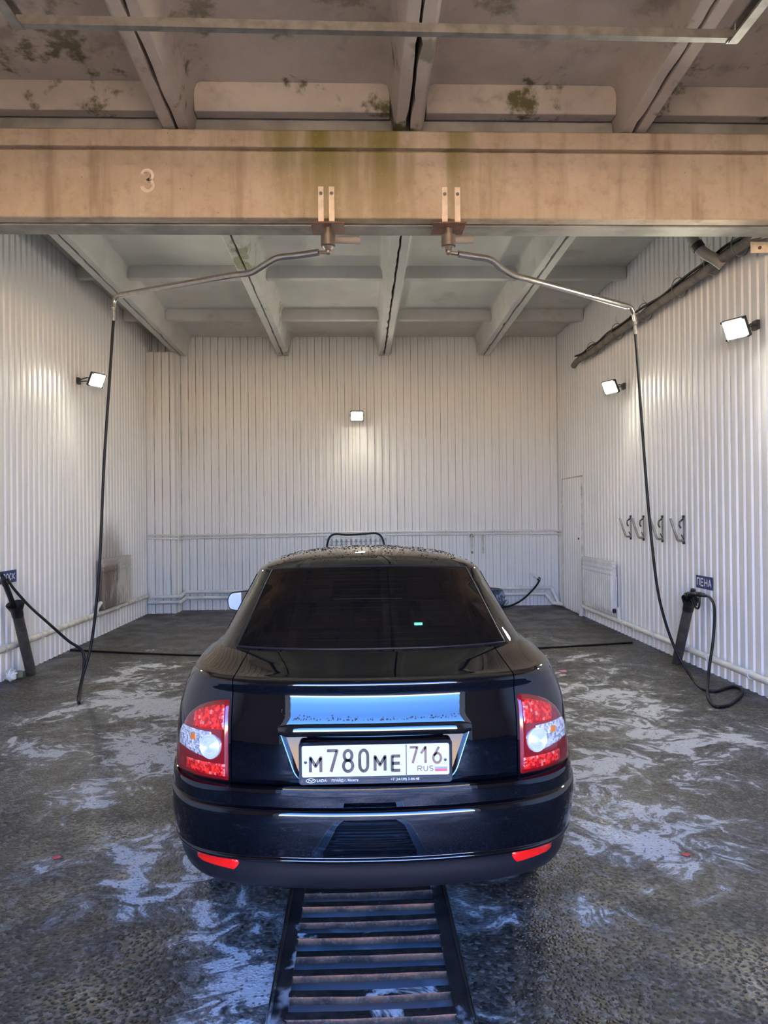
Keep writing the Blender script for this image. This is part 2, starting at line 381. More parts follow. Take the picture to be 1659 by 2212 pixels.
    t = NT('green_emitter'); t.set(base=(0, .05, .02), emc=(.10, 1.0, .45), ems=2.2); MAT['green'] = t.m
    t = NT('water_drop'); t.set(base=(.01, .011, .013), rough=.02, coat=1, spec=.6); MAT['drop'] = t.m
    t = NT('pit_water'); n, _ = t.noise(t.pos, 6, 4); n2, _ = t.noise(t.pos, 2.2, 4, .6, .5)
    c = t.mix(t.ramp(n2, .45, .62), (.36, .40, .48), (.70, .76, .86)); t.set(base=c, rough=.12); t.bump(n, .08, .01); MAT['water'] = t.m
    MAT['digit'] = simple('pale_concrete_mark', (.80, .66, .52), .8)
mk_materials()

# ================================================================== STRUCTURE
# ---- floor with the drain trench
GX0, GX1, GY0, GY1 = -0.30, 0.345, 0.6, 6.4
m = M()
def fq(x0, x1, y0, y1, z=0.0): m.add([(x0,y0,z),(x1,y0,z),(x1,y1,z),(x0,y1,z)], [(0,1,2,3)])
fq(XL-.3, GX0, YF-.3, YB+.3); fq(GX1, XR+.3, YF-.3, YB+.3); fq(GX0, GX1, YF-.3, GY0); fq(GX0, GX1, GY1, YB+.3)
D = -.42
m.add([(GX0,GY0,0),(GX0,GY1,0),(GX0,GY1,D),(GX0,GY0,D)], [(0,1,2,3)]); m.add([(GX1,GY0,0),(GX1,GY1,0),(GX1,GY1,D),(GX1,GY0,D)], [(3,2,1,0)])
m.add([(GX0,GY0,0),(GX1,GY0,0),(GX1,GY0,D),(GX0,GY0,D)], [(3,2,1,0)]); m.add([(GX0,GY1,0),(GX1,GY1,0),(GX1,GY1,D),(GX0,GY1,D)], [(0,1,2,3)])
fq(GX0, GX1, GY0, GY1, D)
floor = tag(m.build('floor', MAT['floor']), kind='structure')
floor.location = (0, 0, 0); floor.data.transform(Matrix.Translation(Vector(LOC['floor']))); LOC['floor'] = (0,0,0)
m = M(); m.add([(GX0+.002,GY0+.002,-.07),(GX1-.002,GY0+.002,-.07),(GX1-.002,GY1-.002,-.07),(GX0+.002,GY1-.002,-.07)], [(0,1,2,3)])
m.build('drain_water', MAT['water'], floor)
m = M(); m.bx(-60, 60, -70, YF-.3, -.06, -.005); tag(m.build('ground_yard', MAT['yard']), kind='structure')
m = M(); m.bx(-12, 12, -8.5, YF-.3, -.05, -.001); tag(m.build('added_dark_apron', MAT['apron']), kind='structure')  # unseen dark strip added outside the gate to darken reflections in the car

# ---- walls: backing slab + one object per profiled sheet
def sheet_mesh(n, h, z0, name, depth=.017):
    """profile runs along +X, faces -Y (towards the room when unrotated), bottom at z0"""
    prof = []
    for i in range(n):
        b = i * PITCH
        prof += [(b, 0), (b+.048, 0), (b+.057, -depth), (b+.115, -depth), (b+.124, 0)]
        # shallow stiffening bead in the middle of the broad face
    prof.append((n*PITCH, 0))
    mm = M(); G = [[(x, y-.004, z0) for x, y in prof], [(x, y-.004, z0+h) for x, y in prof]]
    mm.grid(G, flip=False); me = mm.mesh(name)
    return me
NSH = 9; SW = NSH * PITCH
def clad(wall, mesh, mt, p0, rz, count):
    d = Vector((cos(rz), sin(rz), 0))
    for i in range(count):
        o = bpy.data.objects.new('profiled_sheet', mesh if mt is None else mesh); col.objects.link(o)
        o.parent = wall; o.location = Vector(p0) + d * (SW * i) - Vector(LOC[wall.name]); o.rotation_euler = (0, 0, rz)
WH = 4.92
me_sheet = sheet_mesh(NSH, WH, 0.0, 'profiled_sheet'); me_sheet.materials.append(MAT['sheet'])
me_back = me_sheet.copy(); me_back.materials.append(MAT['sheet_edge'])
def shade_edges(me):
    for i, pg in enumerate(me.polygons): pg.material_index = 1 if pg.normal.x > .3 else 0  # flanks facing +X get their shade as a darker colour
shade_edges(me_back)
me_stain = me_sheet.copy(); me_stain.materials.clear(); me_stain.materials.append(MAT['sheet_stain'])
m = M(); m.bx(XL-.2, XL, YF, YB+.2, 0, WH+.35); wl = tag(m.build('wall_left', MAT['sheet']), kind='structure')
n = int((YB - YF) / SW) + 1
for i in range(n):
    y1 = YB - SW * i                       # left wall faces +X: profile runs along -Y... placed from the back corner
    if y1 < 4.2: break
    o = bpy.data.objects.new('profiled_sheet', me_stain if 9.0 < y1 < 12.0 else me_sheet); col.objects.link(o)
    o.parent = wl; o.location = Vector((XL, y1 - SW, 0)) - Vector(LOC['wall_left']); o.rotation_euler = (0, 0, pi/2)
m = M(); m.bx(XR, XR+.2, YF, YB+.2, 0, WH+.35); wr = tag(m.build('wall_right', MAT['sheet']), kind='structure')
for i in range(n):
    y1 = YB - SW * i
    if y1 < 4.2: break
    o = bpy.data.objects.new('profiled_sheet', me_sheet); col.objects.link(o)
    o.parent = wr; o.location = Vector((XR, y1, 0)) - Vector(LOC['wall_right']); o.rotation_euler = (0, 0, -pi/2)
m = M(); m.bx(XL, XR, YB, YB+.2, 0, WH+.35); wb = tag(m.build('wall_back', MAT['sheet']), kind='structure')
xx = XL
while xx < XR - .05:
    k = NSH
    if xx + SW > XR: k = max(1, int((XR - xx) / PITCH))
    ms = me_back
    if k != NSH: ms = sheet_mesh(k, WH, 0.0, 'profiled_sheet'); ms.materials.append(MAT['sheet']); ms.materials.append(MAT['sheet_edge']); shade_edges(ms)
    o = bpy.data.objects.new('profiled_sheet', ms); col.objects.link(o); o.parent = wb
    o.location = Vector((xx, YB, 0)) - Vector(LOC['wall_back']); xx += k * PITCH
# clad pier in the back left corner
PX1, PY0 = -3.065, 12.17
m = M(); m.bx(XL+.02, PX1, PY0, YB-.025, 0, 4.36); pier = tag(m.build('wall_pier', MAT['sheet']), kind='structure')
ms = sheet_mesh(3, 4.36, 0, 'profiled_sheet'); ms.materials.append(MAT['sheet']); ms.materials.append(MAT['sheet_edge']); shade_edges(ms)
o = bpy.data.objects.new('profiled_sheet', ms); col.objects.link(o); o.parent = pier; o.location = Vector((XL+.03, PY0, 0)) - Vector(LOC['wall_pier'])
m = M()
m.bx(PX1-.05, PX1+.006, PY0-.03, PY0-.022, 0, 4.36); m.bx(PX1-.002, PX1+.006, PY0-.03, PY0+.08, 0, 4.36)
m.build('corner_flashing', MAT['sheet'], pier)
ms = sheet_mesh(2, 4.36, 0, 'profiled_sheet'); ms.materials.append(MAT['sheet'])
o = bpy.data.objects.new('profiled_sheet', ms); col.objects.link(o); o.parent = pier; o.location = Vector((PX1, PY0+.09, 0)) - Vector(LOC['wall_pier']); o.rotation_euler = (0, 0, pi/2)
# gate wall behind the camera
m = M()
m.bx(XL-.2, -1.72, YF-.3, YF, 0, 5.4); m.bx(2.02, XR+.2, YF-.3, YF, 0, 5.4); m.bx(-1.72, 2.02, YF-.3, YF, 3.85, 5.4)
tag(m.build('wall_front', MAT['plaster']), kind='structure')
# something for the gate to look out on: a low wall across the yard
m = M(); m.bx(-40, 40, -34, -33.6, 0, 4.2); tag(m.build('wall_yard', MAT['plaster']), kind='structure')

# ---- ceiling: roof deck + separate ribbed slabs with an open joint between neighbours
m = M()
m.add([(XL-.2,YF-.3,zb_front(YF)+.42),(XR+.2,YF-.3,zb_front(YF)+.42),(XR+.2,5.6,zb_front(5.6)+.47),(XL-.2,5.6,zb_front(5.6)+.47),
       (XR+.2,YB+.2,zb_rear(YB)+.47),(XL-.2,YB+.2,zb_rear(YB)+.47)], [(0,1,2,3),(3,2,4,5)])
ceil = tag(m.build('ceiling', MAT['bare']), kind='structure')
def slab(x0, x1, y0, y1, zb, mt, tr, left=True, right=True, endrib=None):
    mm = M(); P = []
    if left: P += [(x0, 0), (x0+.085, 0), (x0+.105, .03), (x0+.138, .27), (x0+.155, .312), (x0+.19, .33)]
    else: P += [(x0, .33)]
    if right: P += [(x1-.19, .33), (x1-.155, .312), (x1-.138, .27), (x1-.105, .03), (x1-.085, 0), (x1, 0)]
    else: P += [(x1, .33)]
    P += [(x1, .40), (x0, .40)]
    ny = int((y1-y0)/.11); n = len(P); G = []
    for k in range(ny+1):
        y = y0+(y1-y0)*k/ny; row = []
        for (x, z) in P:
            j = R_.uniform(0, .011)*(1 if R_.random() > .12 else 2.4) if (z == 0 and x in (x0, x1)) else 0
            row.append((x + (j if x == x0 else -j), y, zb(y)+z + (j*.6 if z == 0 else 0)))
        G.append(row + [row[0]])
    mm.grid(G); mm.add([G[0][i] for i in range(n)], [tuple(range(n))]); mm.add([G[-1][i] for i in range(n)], [tuple(range(n))[::-1]])
    a = x0 + (.13 if left else 0); b = x1 - (.13 if right else 0)
    for (yc, th, hh) in tr:
        mm.prism([(a, .33-hh), (b, .33-hh), (b, .335), (a, .335)],
                 lambda x, z: (x, yc-th/2-(.03 if z > .3 else 0), zb(yc)+z), lambda x, z: (x, yc+th/2+(.03 if z > .3 else 0), zb(yc)+z))
    return mm.build('roof_slab', mt, ceil, bevel=.006)
g = .007
FX = [XL+.01, -3.07, -1.335, .40, 2.12, XR-.01]
for i in range(5):
    slab(FX[i]+(g if i else 0), FX[i+1]-(g if i < 4 else 0), YF+.01, 5.53, zb_front, MAT['bare'],
         [(5.46, .10, .20), (2.3, .10, .165), (-.6, .12, .165)], left=i > 0, right=i < 4)
RX = [XL+.022, -3.03, -1.285, .465, 2.20, XR-.022]
for i in range(5):
    slab(RX[i]+(g if i else 0), RX[i+1]-(g if i < 4 else 0), 5.70, YB-.03, zb_rear, MAT['painted'],
         [(5.80, .10, .165), (9.25, .11, .15), (11.05, .11, .15)], left=i > 0, right=i < 4)

# ---- twin concrete beam
def ext_x(poly, x0, x1, name, mt, jit=0):
    mm = M(); mm.prism(poly, lambda y, z: (x0, y, z), lambda y, z: (x1, y, z)); return mm
P = [(5.412, 3.83), (5.52, 3.83), (5.52, 4.485), (5.40, 4.485), (5.385, 4.47), (5.385, 4.350), (5.445, 4.347), (5.445, 4.330), (5.405, 4.327), (5.405, 3.845)]
beam = tag(ext_x(P[::-1], XL, XR, 0, 0).build('ceiling_beam', MAT['beam'], bevel=.007), kind='structure')
P = [(5.545, 3.825), (5.74, 3.825), (5.74, 4.49), (5.69, 4.50), (5.69, 4.88), (5.60, 4.88), (5.545, 4.88)]
tag(ext_x(P[::-1], XL, XR, 0, 0).build('ceiling_beam', MAT['beam2'], bevel=.008), kind='structure')
# figure cast on the beam
def ribbon(mm, pts, t, fn, thick, round_=True):
    """flat raised stroke; pts in 2D, fn(u, v, w) -> xyz"""
    for a, b in zip(pts[:-1], pts[1:]):
        dx, dy = b[0]-a[0], b[1]-a[1]; L = math.hypot(dx, dy)
        if L < 1e-7: continue
        nx, ny = -dy/L*t/2, dx/L*t/2
        q = [(a[0]+nx, a[1]+ny), (a[0]-nx, a[1]-ny), (b[0]-nx, b[1]-ny), (b[0]+nx, b[1]+ny)]
        mm.add([fn(u, v, 0) for u, v in q] + [fn(u, v, thick) for u, v in q], [(4,5,6,7),(0,1,5,4),(1,2,6,5),(2,3,7,6),(3,0,4,7)])
    if round_:
        for a in pts[1:-1]:
            q = [(a[0]+t/2*cos(2*pi*k/8), a[1]+t/2*sin(2*pi*k/8)) for k in range(8)]
            mm.add([fn(u, v, thick*.98) for u, v in q], [tuple(range(8))])
arc = lambda cx, cy, rx, ry, a0, a1, n=12: [(cx+rx*cos(math.radians(a0+(a1-a0)*i/n)), cy+ry*sin(math.radians(a0+(a1-a0)*i/n))) for i in range(n+1)]
m = M(); ribbon(m, arc(.045, .115, .035, .035, 170, -80) + arc(.045, .04, .04, .04, 90, -170), .030, lambda u, v, w: (-1.59+u, 5.4045-w, 4.025+v), .003)
m.build('cast_figure', MAT['digit'], beam)

# ---- service door in the right wall
d1 = thing('door_1', (XR, 11.66, 0), kind='structure')
ms = sheet_mesh(8, 2.13, 0, 'door_panel'); ms.materials.append(MAT['sheet'])
o = bpy.data.objects.new('door_panel', ms); col.objects.link(o); o.parent = d1; o.location = (-.035, 12.17-11.66, .04); o.rotation_euler = (0, 0, -pi/2)
m = M(); m.bx(XR-.045, XR-.018, 12.17, 12.185, .03, 2.19); m.bx(XR-.045, XR-.018, 11.135, 11.15, .03, 2.19); m.bx(XR-.045, XR-.018, 11.135, 12.185, 2.175, 2.19)
m.build('door_frame', MAT['dirtyw'], d1)
m = M(); m.bx(XR-.034, XR-.018, 11.142, 11.175, .03, 2.18); m.bx(XR-.034, XR-.018, 12.14, 12.17, .03, .05); m.build('door_gap', MAT['plastic'], d1)
m = M(); m.lathe([(0, .016), (.012, .016)], (XR-.056, 11.22, 1.20), (-1, 0, 0), 12); m.build('keyhole', MAT['plastic'], d1)
for z in (.35, 1.85):
    m = M(); m.tube([(XR-.055, 12.19, z-.06), (XR-.055, 12.19, z+.06)], .014, 8); m.build('hinge', MAT['dirtyw'], d1)

# ================================================================== CAR (built in its own frame: x across, y forward from the rear bumper, z up)
car = thing('car', CAR, 'glossy black four-door sedan parked over the drain grate, seen from behind', 'car')
CV = Vector(CAR)
K1, K2, K3 = 16, 20, 34
def ring_lower(w, r, f):
    s = w / .83
    P = [(0, r), (.15*s, r+.0044), (.30*s, r+.0178), (.45*s, r+.0415), (.56*s, r+.073), (.66*s, r+.128), (.735*s, r+.215), (.785*s, r+.34), (.812*s, r+.55), (w, r+.98),
         (w, 2.2), (w*.99, 3.2), (w*.955, f-.55), (w*.87, f-.24), (w*.64, f-.07), (w*.3, f-.013), (0, f)]
    return spline(P, 16)
def cols_lower(w, r, f):
    D = ring_lower(w, r, f); ix = int(np.argmax(D[:, 0] > .6*w)) + 1
    S = np.concatenate([[0], np.cumsum(np.linalg.norm(np.diff(D, axis=0), axis=1))])
    xs = np.linspace(0, .52, K1+1); mono = D[:int(np.argmax(D[:, 0]))+1]
    ys = np.interp(xs, mono[:, 0], mono[:, 1]); s_ = np.interp(.52, mono[:, 0], S[:len(mono)])
    half = len(D)//2 + 40
    s1 = np.interp(.74, D[:half, 1], S[:half])
    t = np.concatenate([np.linspace(s_, s1, K2+1)[1:], np.linspace(s1, S[-1], K3+1)[1:]])
    return np.vstack([np.column_stack([xs, ys]), np.column_stack([np.interp(t, S, D[:, 0]), np.interp(t, S, D[:, 1])])])
def zmix(y, zr, zs, zf, f):
    a = np.clip((y-.8)/.9, 0, 1); a = a*a*(3-2*a); b = np.clip((y-2.9)/(f-3.0), 0, 1); b = b*b*(3-2*b)
    return (zr*(1-a)+zs*a)*(1-b) + zf*b
# rings: z rear, z side, z front, half width, rear y, front y
KA = [(.266, .20, .20, .755, .105, 4.28), (.284, .215, .22, .783, .055, 4.31), (.325, .25, .26, .800, .034, 4.33), (.383, .29, .31, .812, .026, 4.34), (.389, .30, .32, .815, .016, 4.34),
      (.396, .31, .33, .817, .006, 4.34), (.402, .315, .335, .818, .002, 4.345), (.407, .32, .34, .819, .004, 4.345), (.411, .325, .345, .820, .009, 4.345), (.420, .335, .355, .821, .0085, 4.345), (.45, .37, .40, .827, .0045, 4.35), (.50, .44, .46, .833, .001, 4.35), (.545, .50, .51, .835, .001, 4.35), (.566, .525, .54, .835, .004, 4.35),
      (.574, .535, .55, .835, .010, 4.35), (.577, .54, .555, .8345, .018, 4.35), (.579, .545, .56, .834, .027, 4.35)]
KA2 = [(.579, .545, .56, .834, .027, 4.35), (.600, .57, .585, .8335, .0278, 4.35), (.620, .60, .61, .833, .0288, 4.345), (.638, .622, .63, .830, .0305, 4.335)]
KSHELF = (.6385, .626, .635, .826, .085, 4.33)
KB = [(.612, .622, .63, .826, .090, 4.335), (.640, .64, .64, .829, .072, 4.335), (.66, .66, .65, .830, .068, 4.335), (.72, .71, .67, .829, .069, 4.33), (.80, .78, .695, .823, .072, 4.32), (.845, .83, .71, .817, .076, 4.31),
      (.862, .845, .72, .814, .080, 4.30), (.90, .88, .735, .805, .093, 4.27), (.935, .91, .75, .794, .103, 4.22), (.955, .93, .765, .785, .106, 4.16), (.975, .945, .785, .775, .100, 4.05), (.990, .955, .81, .765, .096, 3.9),
      (1.001, .963, .835, .755, .102, 3.78), (1.006, .970, .855, .748, .120, 3.66), (1.010, .976, .875, .742, .18, 3.55), (1.018, .984, .90, .735, .28, 3.42), (1.029, .992, .92, .728, .40, 3.32), (1.038, .998, .935, .720, .50, 3.24), (1.044, 1.004, .945, .700, .57, 3.18)]
def densify(K, step):
    K = np.array(K); n = max(2, 5); D = spline(K * np.array([1, .3, .3, .3, 1, .05]), 5); return D / np.array([1, .3, .3, .3, 1, .05])
def make_rings(K):
    out = []
    for (zr, zs, zf, w, r, f) in densify(K, .02):
        c = cols_lower(w, r, f); z = zmix(c[:, 1], zr, zs, zf, f); out.append(np.column_stack([c, z]))
    return np.array(out)
RA, RB = np.concatenate([make_rings(KA), make_rings(KA2)[1:]]), make_rings(KB)
def one_ring(k): c = cols_lower(*k[3:]); return np.column_stack([c, zmix(c[:, 1], k[0], k[1], k[2], k[5])])
RA = np.concatenate([RA, one_ring(KSHELF)[None]])
def mirror_cols(R, a):        # columns -a..a
    L = R[:, a:0:-1, :].copy(); L[:, :, 0] *= -1
    return np.concatenate([L, R[:, :a+1, :]], axis=1)
def normals(G):
    du = np.gradient(G, axis=1); dv = np.gradient(G, axis=0); n = np.cross(du, dv); n /= np.maximum(1e-9, np.linalg.norm(n, axis=2, keepdims=True)); return n
def panel(mm, G, gap=(0, 0, 0, 0), flange=.016, flip=False):
    """G[row][col][3]; gap = (first row, last row, first col, last col): pull the edge in and fold it under"""
    G = G.copy(); N = normals(G) * (-1 if flip else 1)
    def pull(e, nb, d): v = nb - e; L = np.maximum(1e-9, np.linalg.norm(v, axis=-1, keepdims=True)); return e + v * np.minimum(.6, d/L)
    if gap[0]: G[0] = pull(G[0], G[1], gap[0])
    if gap[1]: G[-1] = pull(G[-1], G[-2], gap[1])
    if gap[2]: G[:, 0] = pull(G[:, 0], G[:, 1], gap[2])
    if gap[3]: G[:, -1] = pull(G[:, -1], G[:, -2], gap[3])
    mm.grid([[CV + Vector(p) for p in row] for row in G], flip=flip)
    def fold(e, n): mm.grid([[CV + Vector(p) for p in e], [CV + Vector(p) for p in (e - n*flange)]], flip=False)
    if gap[0]: fold(G[0], N[0])
    if gap[1]: fold(G[-1], N[-1])
    if gap[2]: fold(G[:, 0], N[:, 0])
    if gap[3]: fold(G[:, -1], N[:, -1])
LID_LAST = int(np.argmin(np.abs(RB[:, 0, 1] - .485)))
LID_FIRST = int(np.argmin(np.abs(RB[:, 0, 2] - .640)))
# body shell: sides, wings, nose and bonnet, rear valance behind the lid, scuttle
m = M()
def lr(R, c0, c1, gap):
    Gr = R[:, c0:c1+1]; panel(m, Gr, gap)
    Gl = Gr.copy(); Gl[:, :, 0] *= -1; panel(m, Gl[:, ::-1], (gap[0], gap[1], gap[3], gap[2]))
NC = K1 + K2 + K3
def arch_cut(G): return G
lr(RB, K1, NC, (0, 0, .0022, 0)); lr(RA, K1+K2, NC, (0, 0, .0022, 0))
panel(m, mirror_cols(RB[LID_LAST+1:], K1), (.002, 0, 0, 0))
inner = mirror_cols(RB[:LID_LAST+2], K1).copy(); nn = normals(inner); inner = inner - nn * .020; m.grid([[CV + Vector(p) for p in row] for row in inner])
# floor pan
pan = [(.7, .75), (.78, 1.6), (.79, 2.6), (.76, 3.6), (.5, 4.2)]
m.add([CV + Vector((x, y, .24)) for x, y in pan] + [CV + Vector((-x, y, .24)) for x, y in pan[::-1]], [tuple(range(10))])
# drop faces inside the wheel arches
WH_Y = (1.02, 3.51); WR = .345
A = [Vector(v) - CV for v in m.v]
def in_arch(f):
    c = sum((A[i] for i in f), Vector()) / len(f)
    return abs(c.x) > .55 and any((c.y-wy)**2 + (c.z-.29)**2 < WR**2 for wy in WH_Y)
m.f = [f for f in m.f if not in_arch(f)]
# ---- cabin rings: z, half width, rear y, front y, crown drop at the side, z at the windscreen
KC = [(1.030, .712, .485, 3.22, .000, .945), (1.045, .705, .51, 3.17, .002, .96), (1.10, .682, .595, 3.03, .006, 1.03), (1.16, .660, .69, 2.88, .010, 1.10), (1.22, .638, .785, 2.74, .014, 1.18), (1.28, .616, .885, 2.60, .018, 1.26),
      (1.325, .598, .96, 2.48, .022, 1.315), (1.352, .586, 1.005, 2.41, .026, 1.345), (1.363, .574, 1.03, 2.37, .030, 1.357), (1.378, .548, 1.075, 2.31, .030, 1.372), (1.393, .500, 1.15, 2.24, .026, 1.390), (1.405, .430, 1.25, 2.16, .020, 1.403),
      (1.414, .335, 1.37, 2.07, .014, 1.413), (1.420, .225, 1.50, 1.97, .008, 1.419), (1.424, .11, 1.63, 1.86, .003, 1.423), (1.425, .02, 1.74, 1.78, 0, 1.425)]
KC = np.array(KC); SCL = np.array([1, 1, .5, .2, 1, .3]); DC = spline(KC*SCL, 5)/SCL
CF = .82; C1, C2 = 12, 46
def ring_cabin(w, r, f):
    q = min(1, (f-r)/1.7); mid = (r+f)/2
    P = [(0, r), (.25*w, r+.008*q), (.5*w, r+.034*q), (.7*w, r+.076*q), (.84*w, r+.13*q), (.93*w, r+.22*q), (.975*w, r+.38*q), (w, r+.70*q),
         (w, max(mid, r+.72*q)), (.985*w, f-.60*q), (.95*w, f-.36*q), (.84*w, f-.19*q), (.55*w, f-.06*q), (.25*w, f-.012*q), (0, f)]
    return spline(P, 14)
def cols_cabin(w, r, f):
    D = ring_cabin(w, r, f); S = np.concatenate([[0], np.cumsum(np.linalg.norm(np.diff(D, axis=0), axis=1))])
    k = int(np.argmax(D[:, 0])); xs = np.linspace(0, CF*w, C1+1); ys = np.interp(xs, D[:k+1, 0], D[:k+1, 1]); s0 = np.interp(CF*w, D[:k+1, 0], S[:k+1])
    t = np.linspace(s0, S[-1], C2+1)[1:]
    return np.vstack([np.column_stack([xs, ys]), np.column_stack([np.interp(t, S, D[:, 0]), np.interp(t, S, D[:, 1])])])
RC = []
for (z, w, r, f, cr_, zf) in DC:
    c = cols_cabin(w, r, f); a = np.clip((c[:, 1]-(r+f)/2)/(max(.05, (f-r)/2)), 0, 1); a = a*a*(3-2*a)
    zz = z*(1-a)+zf*a - cr_*np.minimum(1, (c[:, 0]/w))**2; RC.append(np.column_stack([c, zz]))
RC = np.array(RC); NCC = C1 + C2
iA = int(np.argmin(np.abs(RC[:, 0, 2]-1.046))); iB = int(np.argmin(np.abs(RC[:, 0, 2]-1.354)))
def lrC(G, gap):
    panel(m, G, gap); L = G.copy(); L[:, :, 0] *= -1; panel(m, L[:, ::-1], (gap[0], gap[1], gap[3], gap[2]))
lrC(RC[:, C1:], (0, 0, .002, 0))
panel(m, mirror_cols(RC[:iA+1], C1), (0, .002, 0, 0)); panel(m, mirror_cols(RC[iB:], C1), (.002, 0, 0, 0))
body = m.build('body', MAT['paint'], car, smooth=True, angle=38)

# boot lid
m = M(); panel(m, mirror_cols(RB[LID_FIRST:LID_LAST+1], K1), (.0025, .002, .0022, .0022), flange=.018)
lid = m.build('boot_lid', MAT['paint'], car, smooth=True, angle=38)
# rear bumper: painted upper part, matt lower part
iS = int(np.argmin(np.abs(RA[:, 0, 2]-.386)))
m = M(); panel(m, mirror_cols(RA[iS:], K1+K2), (0, 0, .002, .002)); bump = m.build('rear_bumper', MAT['paint'], car, smooth=True, angle=38)
m = M(); panel(m, mirror_cols(RA[:iS+1], K1+K2), (.001, 0, .002, .002), flange=.05); m.build('lower_valance', MAT['trim'], bump, smooth=True, angle=38)

# surface look-ups for things applied to the tail
def mk_surf(R):
    zc = R[:, 0, 2]
    def surf(x, z):
        x = abs(x); i = int(np.clip(np.searchsorted(zc, z)-1, 0, len(zc)-2)); t = np.clip((z-zc[i])/max(1e-6, zc[i+1]-zc[i]), 0, 1)
        def yat(r): k = int(np.argmax(r[:, 0])); return np.interp(x, r[:k+1, 0], r[:k+1, 1])
        return yat(R[i])*(1-t) + yat(R[i+1])*t
    return surf
sB, sA = mk_surf(RB), mk_surf(RA[:-12])
def nrm(surf, x, z, h=.004):
    n = Vector((( surf(x+h, z)-surf(x-h, z))/(2*h), -1, (surf(x, z+h)-surf(x, z-h))/(2*h))); return n.normalized()
def applied(mm, surf, pts2, off, sub=None):
    return [CV + Vector((x, surf(x, z), z)) + nrm(surf, x, z)*off for x, z in pts2]
def patch(mm, surf, x0, x1, top, bot, off, nx=20, nz=10, base=-.004, edge=.22):
    """raised cap between two curves, rounded down to the skin at its border"""
    G = []
    for i in range(nx+1):
        row = []; u = i/nx; x = x0+(x1-x0)*u; a, b = bot(x), top(x)
        for j in range(nz+1):
            v = j/nz; z = a+(b-a)*v; e = min(u, 1-u, v, 1-v)/edge; e = min(1, e); o = base+(off-base)*math.sqrt(max(0, 1-(1-e)**2))
            row.append(CV + Vector((x, surf(x, z), z)) + nrm(surf, x, z)*o)
        G.append(row)
    mm.grid(G, flip=(x1 > x0))
# tail lights
LTOP = lambda x: float(np.interp(abs(x), [.53, .58, .62, .655, .69, .715, .735, .752, .768], [.936, .928, .916, .900, .872, .830, .772, .715, .66]))
for s in (-1, 1):
    m = M(); patch(m, sB, s*.527, s*.768, LTOP, lambda x: .6405, .010, 30, 18, edge=.09)
    tl = m.build('tail_light', MAT['reddark'], car, smooth=True, angle=60)
    m = M(); patch(m, sB, s*.540, s*.668, lambda x: min(LTOP(x)-.018, .914), lambda x: .822+.10*(.6-abs(x))*.3, .0125, 22, 12, base=.004, edge=.05)
    m.build('brake_lens', MAT['redbright'], tl, smooth=True, angle=60)
    m = M(); patch(m, sB, s*.536, s*.700, lambda x: .712, lambda x: .662+.05*max(0, abs(x)-.6), .0125, 22, 9, base=.004, edge=.06)
    m.build('fog_lens', MAT['redbright'], tl, smooth=True, angle=60)
    m = M(); patch(m, sB, s*.585, s*.738, lambda x: min(.822, LTOP(x)-.004) - .0*x, lambda x: float(np.interp(abs(x), [.585, .63, .738], [.716, .722, .742])), .0135, 20, 12, base=.004, edge=.10)
    m.build('indicator_lens', MAT['clear'], tl, smooth=True, angle=60)
    m = M(); patch(m, sB, s*.648, s*.678, lambda x: .805, lambda x: .775, .0150, 6, 6, base=.010, edge=.2); m.build('indicator_bulb', MAT['amber'], tl, smooth=True)
    # round reversing lamp with stepped rings
    cx, cz = s*.593, .766; rr = .043
    c0 = CV + Vector((cx, sB(cx, cz), cz)); nn_ = nrm(sB, cx, cz)
    prof = [(-.004, rr+.002), (.016, rr+.002), (.018, rr)]
    for k in range(7):
        r = rr*(1-k/7.5); prof += [(.0185+.0012*k, r), (.0165+.0012*k, r*.965-.0012)]
    m = M(); m.lathe(prof + [(.024, .004)], c0, nn_, 28); m.build('reversing_lens', MAT['revlens'], tl, smooth=True, angle=25)
# bumper reflectors
for s in (-1, 1):
    m = M(); patch(m, sA, s*.485, s*.655, lambda x: .383 + .016*(abs(x)-.485)/.165 - (.010 if abs(x) > .64 else 0), lambda x: float(np.interp(abs(x), [.485, .503, .63, .655], [.374, .344, .352, .374])), .006, 16, 6, base=-.002, edge=.06)
    m.build('bumper_reflector', MAT['refl'], bump, smooth=True, angle=60)
# number plate recess: trapezoid chrome surround, garnish bar, frame, plate
def rounded(poly, rad, n=5):
    out = []; k = len(poly)
    for i in range(k):
        a, b, c = Vector(poly[i-1]), Vector(poly[i]), Vector(poly[(i+1) % k]); r = rad[i] if isinstance(rad, (list, tuple)) else rad
        p, q = b+(a-b).normalized()*r, b+(c-b).normalized()*r
        for j in range(n+1): t = j/n; out.append(tuple(p*(1-t)**2 + b*2*t*(1-t) + q*t*t))
    return out
YP = .052
O = rounded([(-.347, .850), (-.275, .662), (.275, .662), (.347, .850)], [.012, .05, .05, .012], 6)
I = rounded([(-.328, .842), (-.262, .671), (.262, .671), (.328, .842)], [.010, .04, .04, .010], 6)
n_ = len(O)
sur = M(); lip = [CV + Vector((x, sB(x, z)-.030+.020*(z-.662)/.188, z)) for x, z in O]; lip0 = [CV + Vector((x, sB(x, z)+.004, z)) for x, z in O]
inn = [CV + Vector((x, sB(x, z)-.022+.0155*(z-.671)/.171, z)) for x, z in I]; mid_ = [CV + Vector((x*.988, sB(x*.988, z)-.030+.020*(z-.662)/.188, .756+(z-.756)*.975)) for x, z in O]
for a, b in ((lip0, lip), (lip, mid_), (mid_, inn)):
    sur.add(a + b, [(i, (i+1) % n_, n_+(i+1) % n_, n_+i) for i in range(n_)])
sur.add(inn, [tuple(range(n_))])
su = sur.build('plate_surround', MAT['surround'], lid, smooth=True, angle=30)
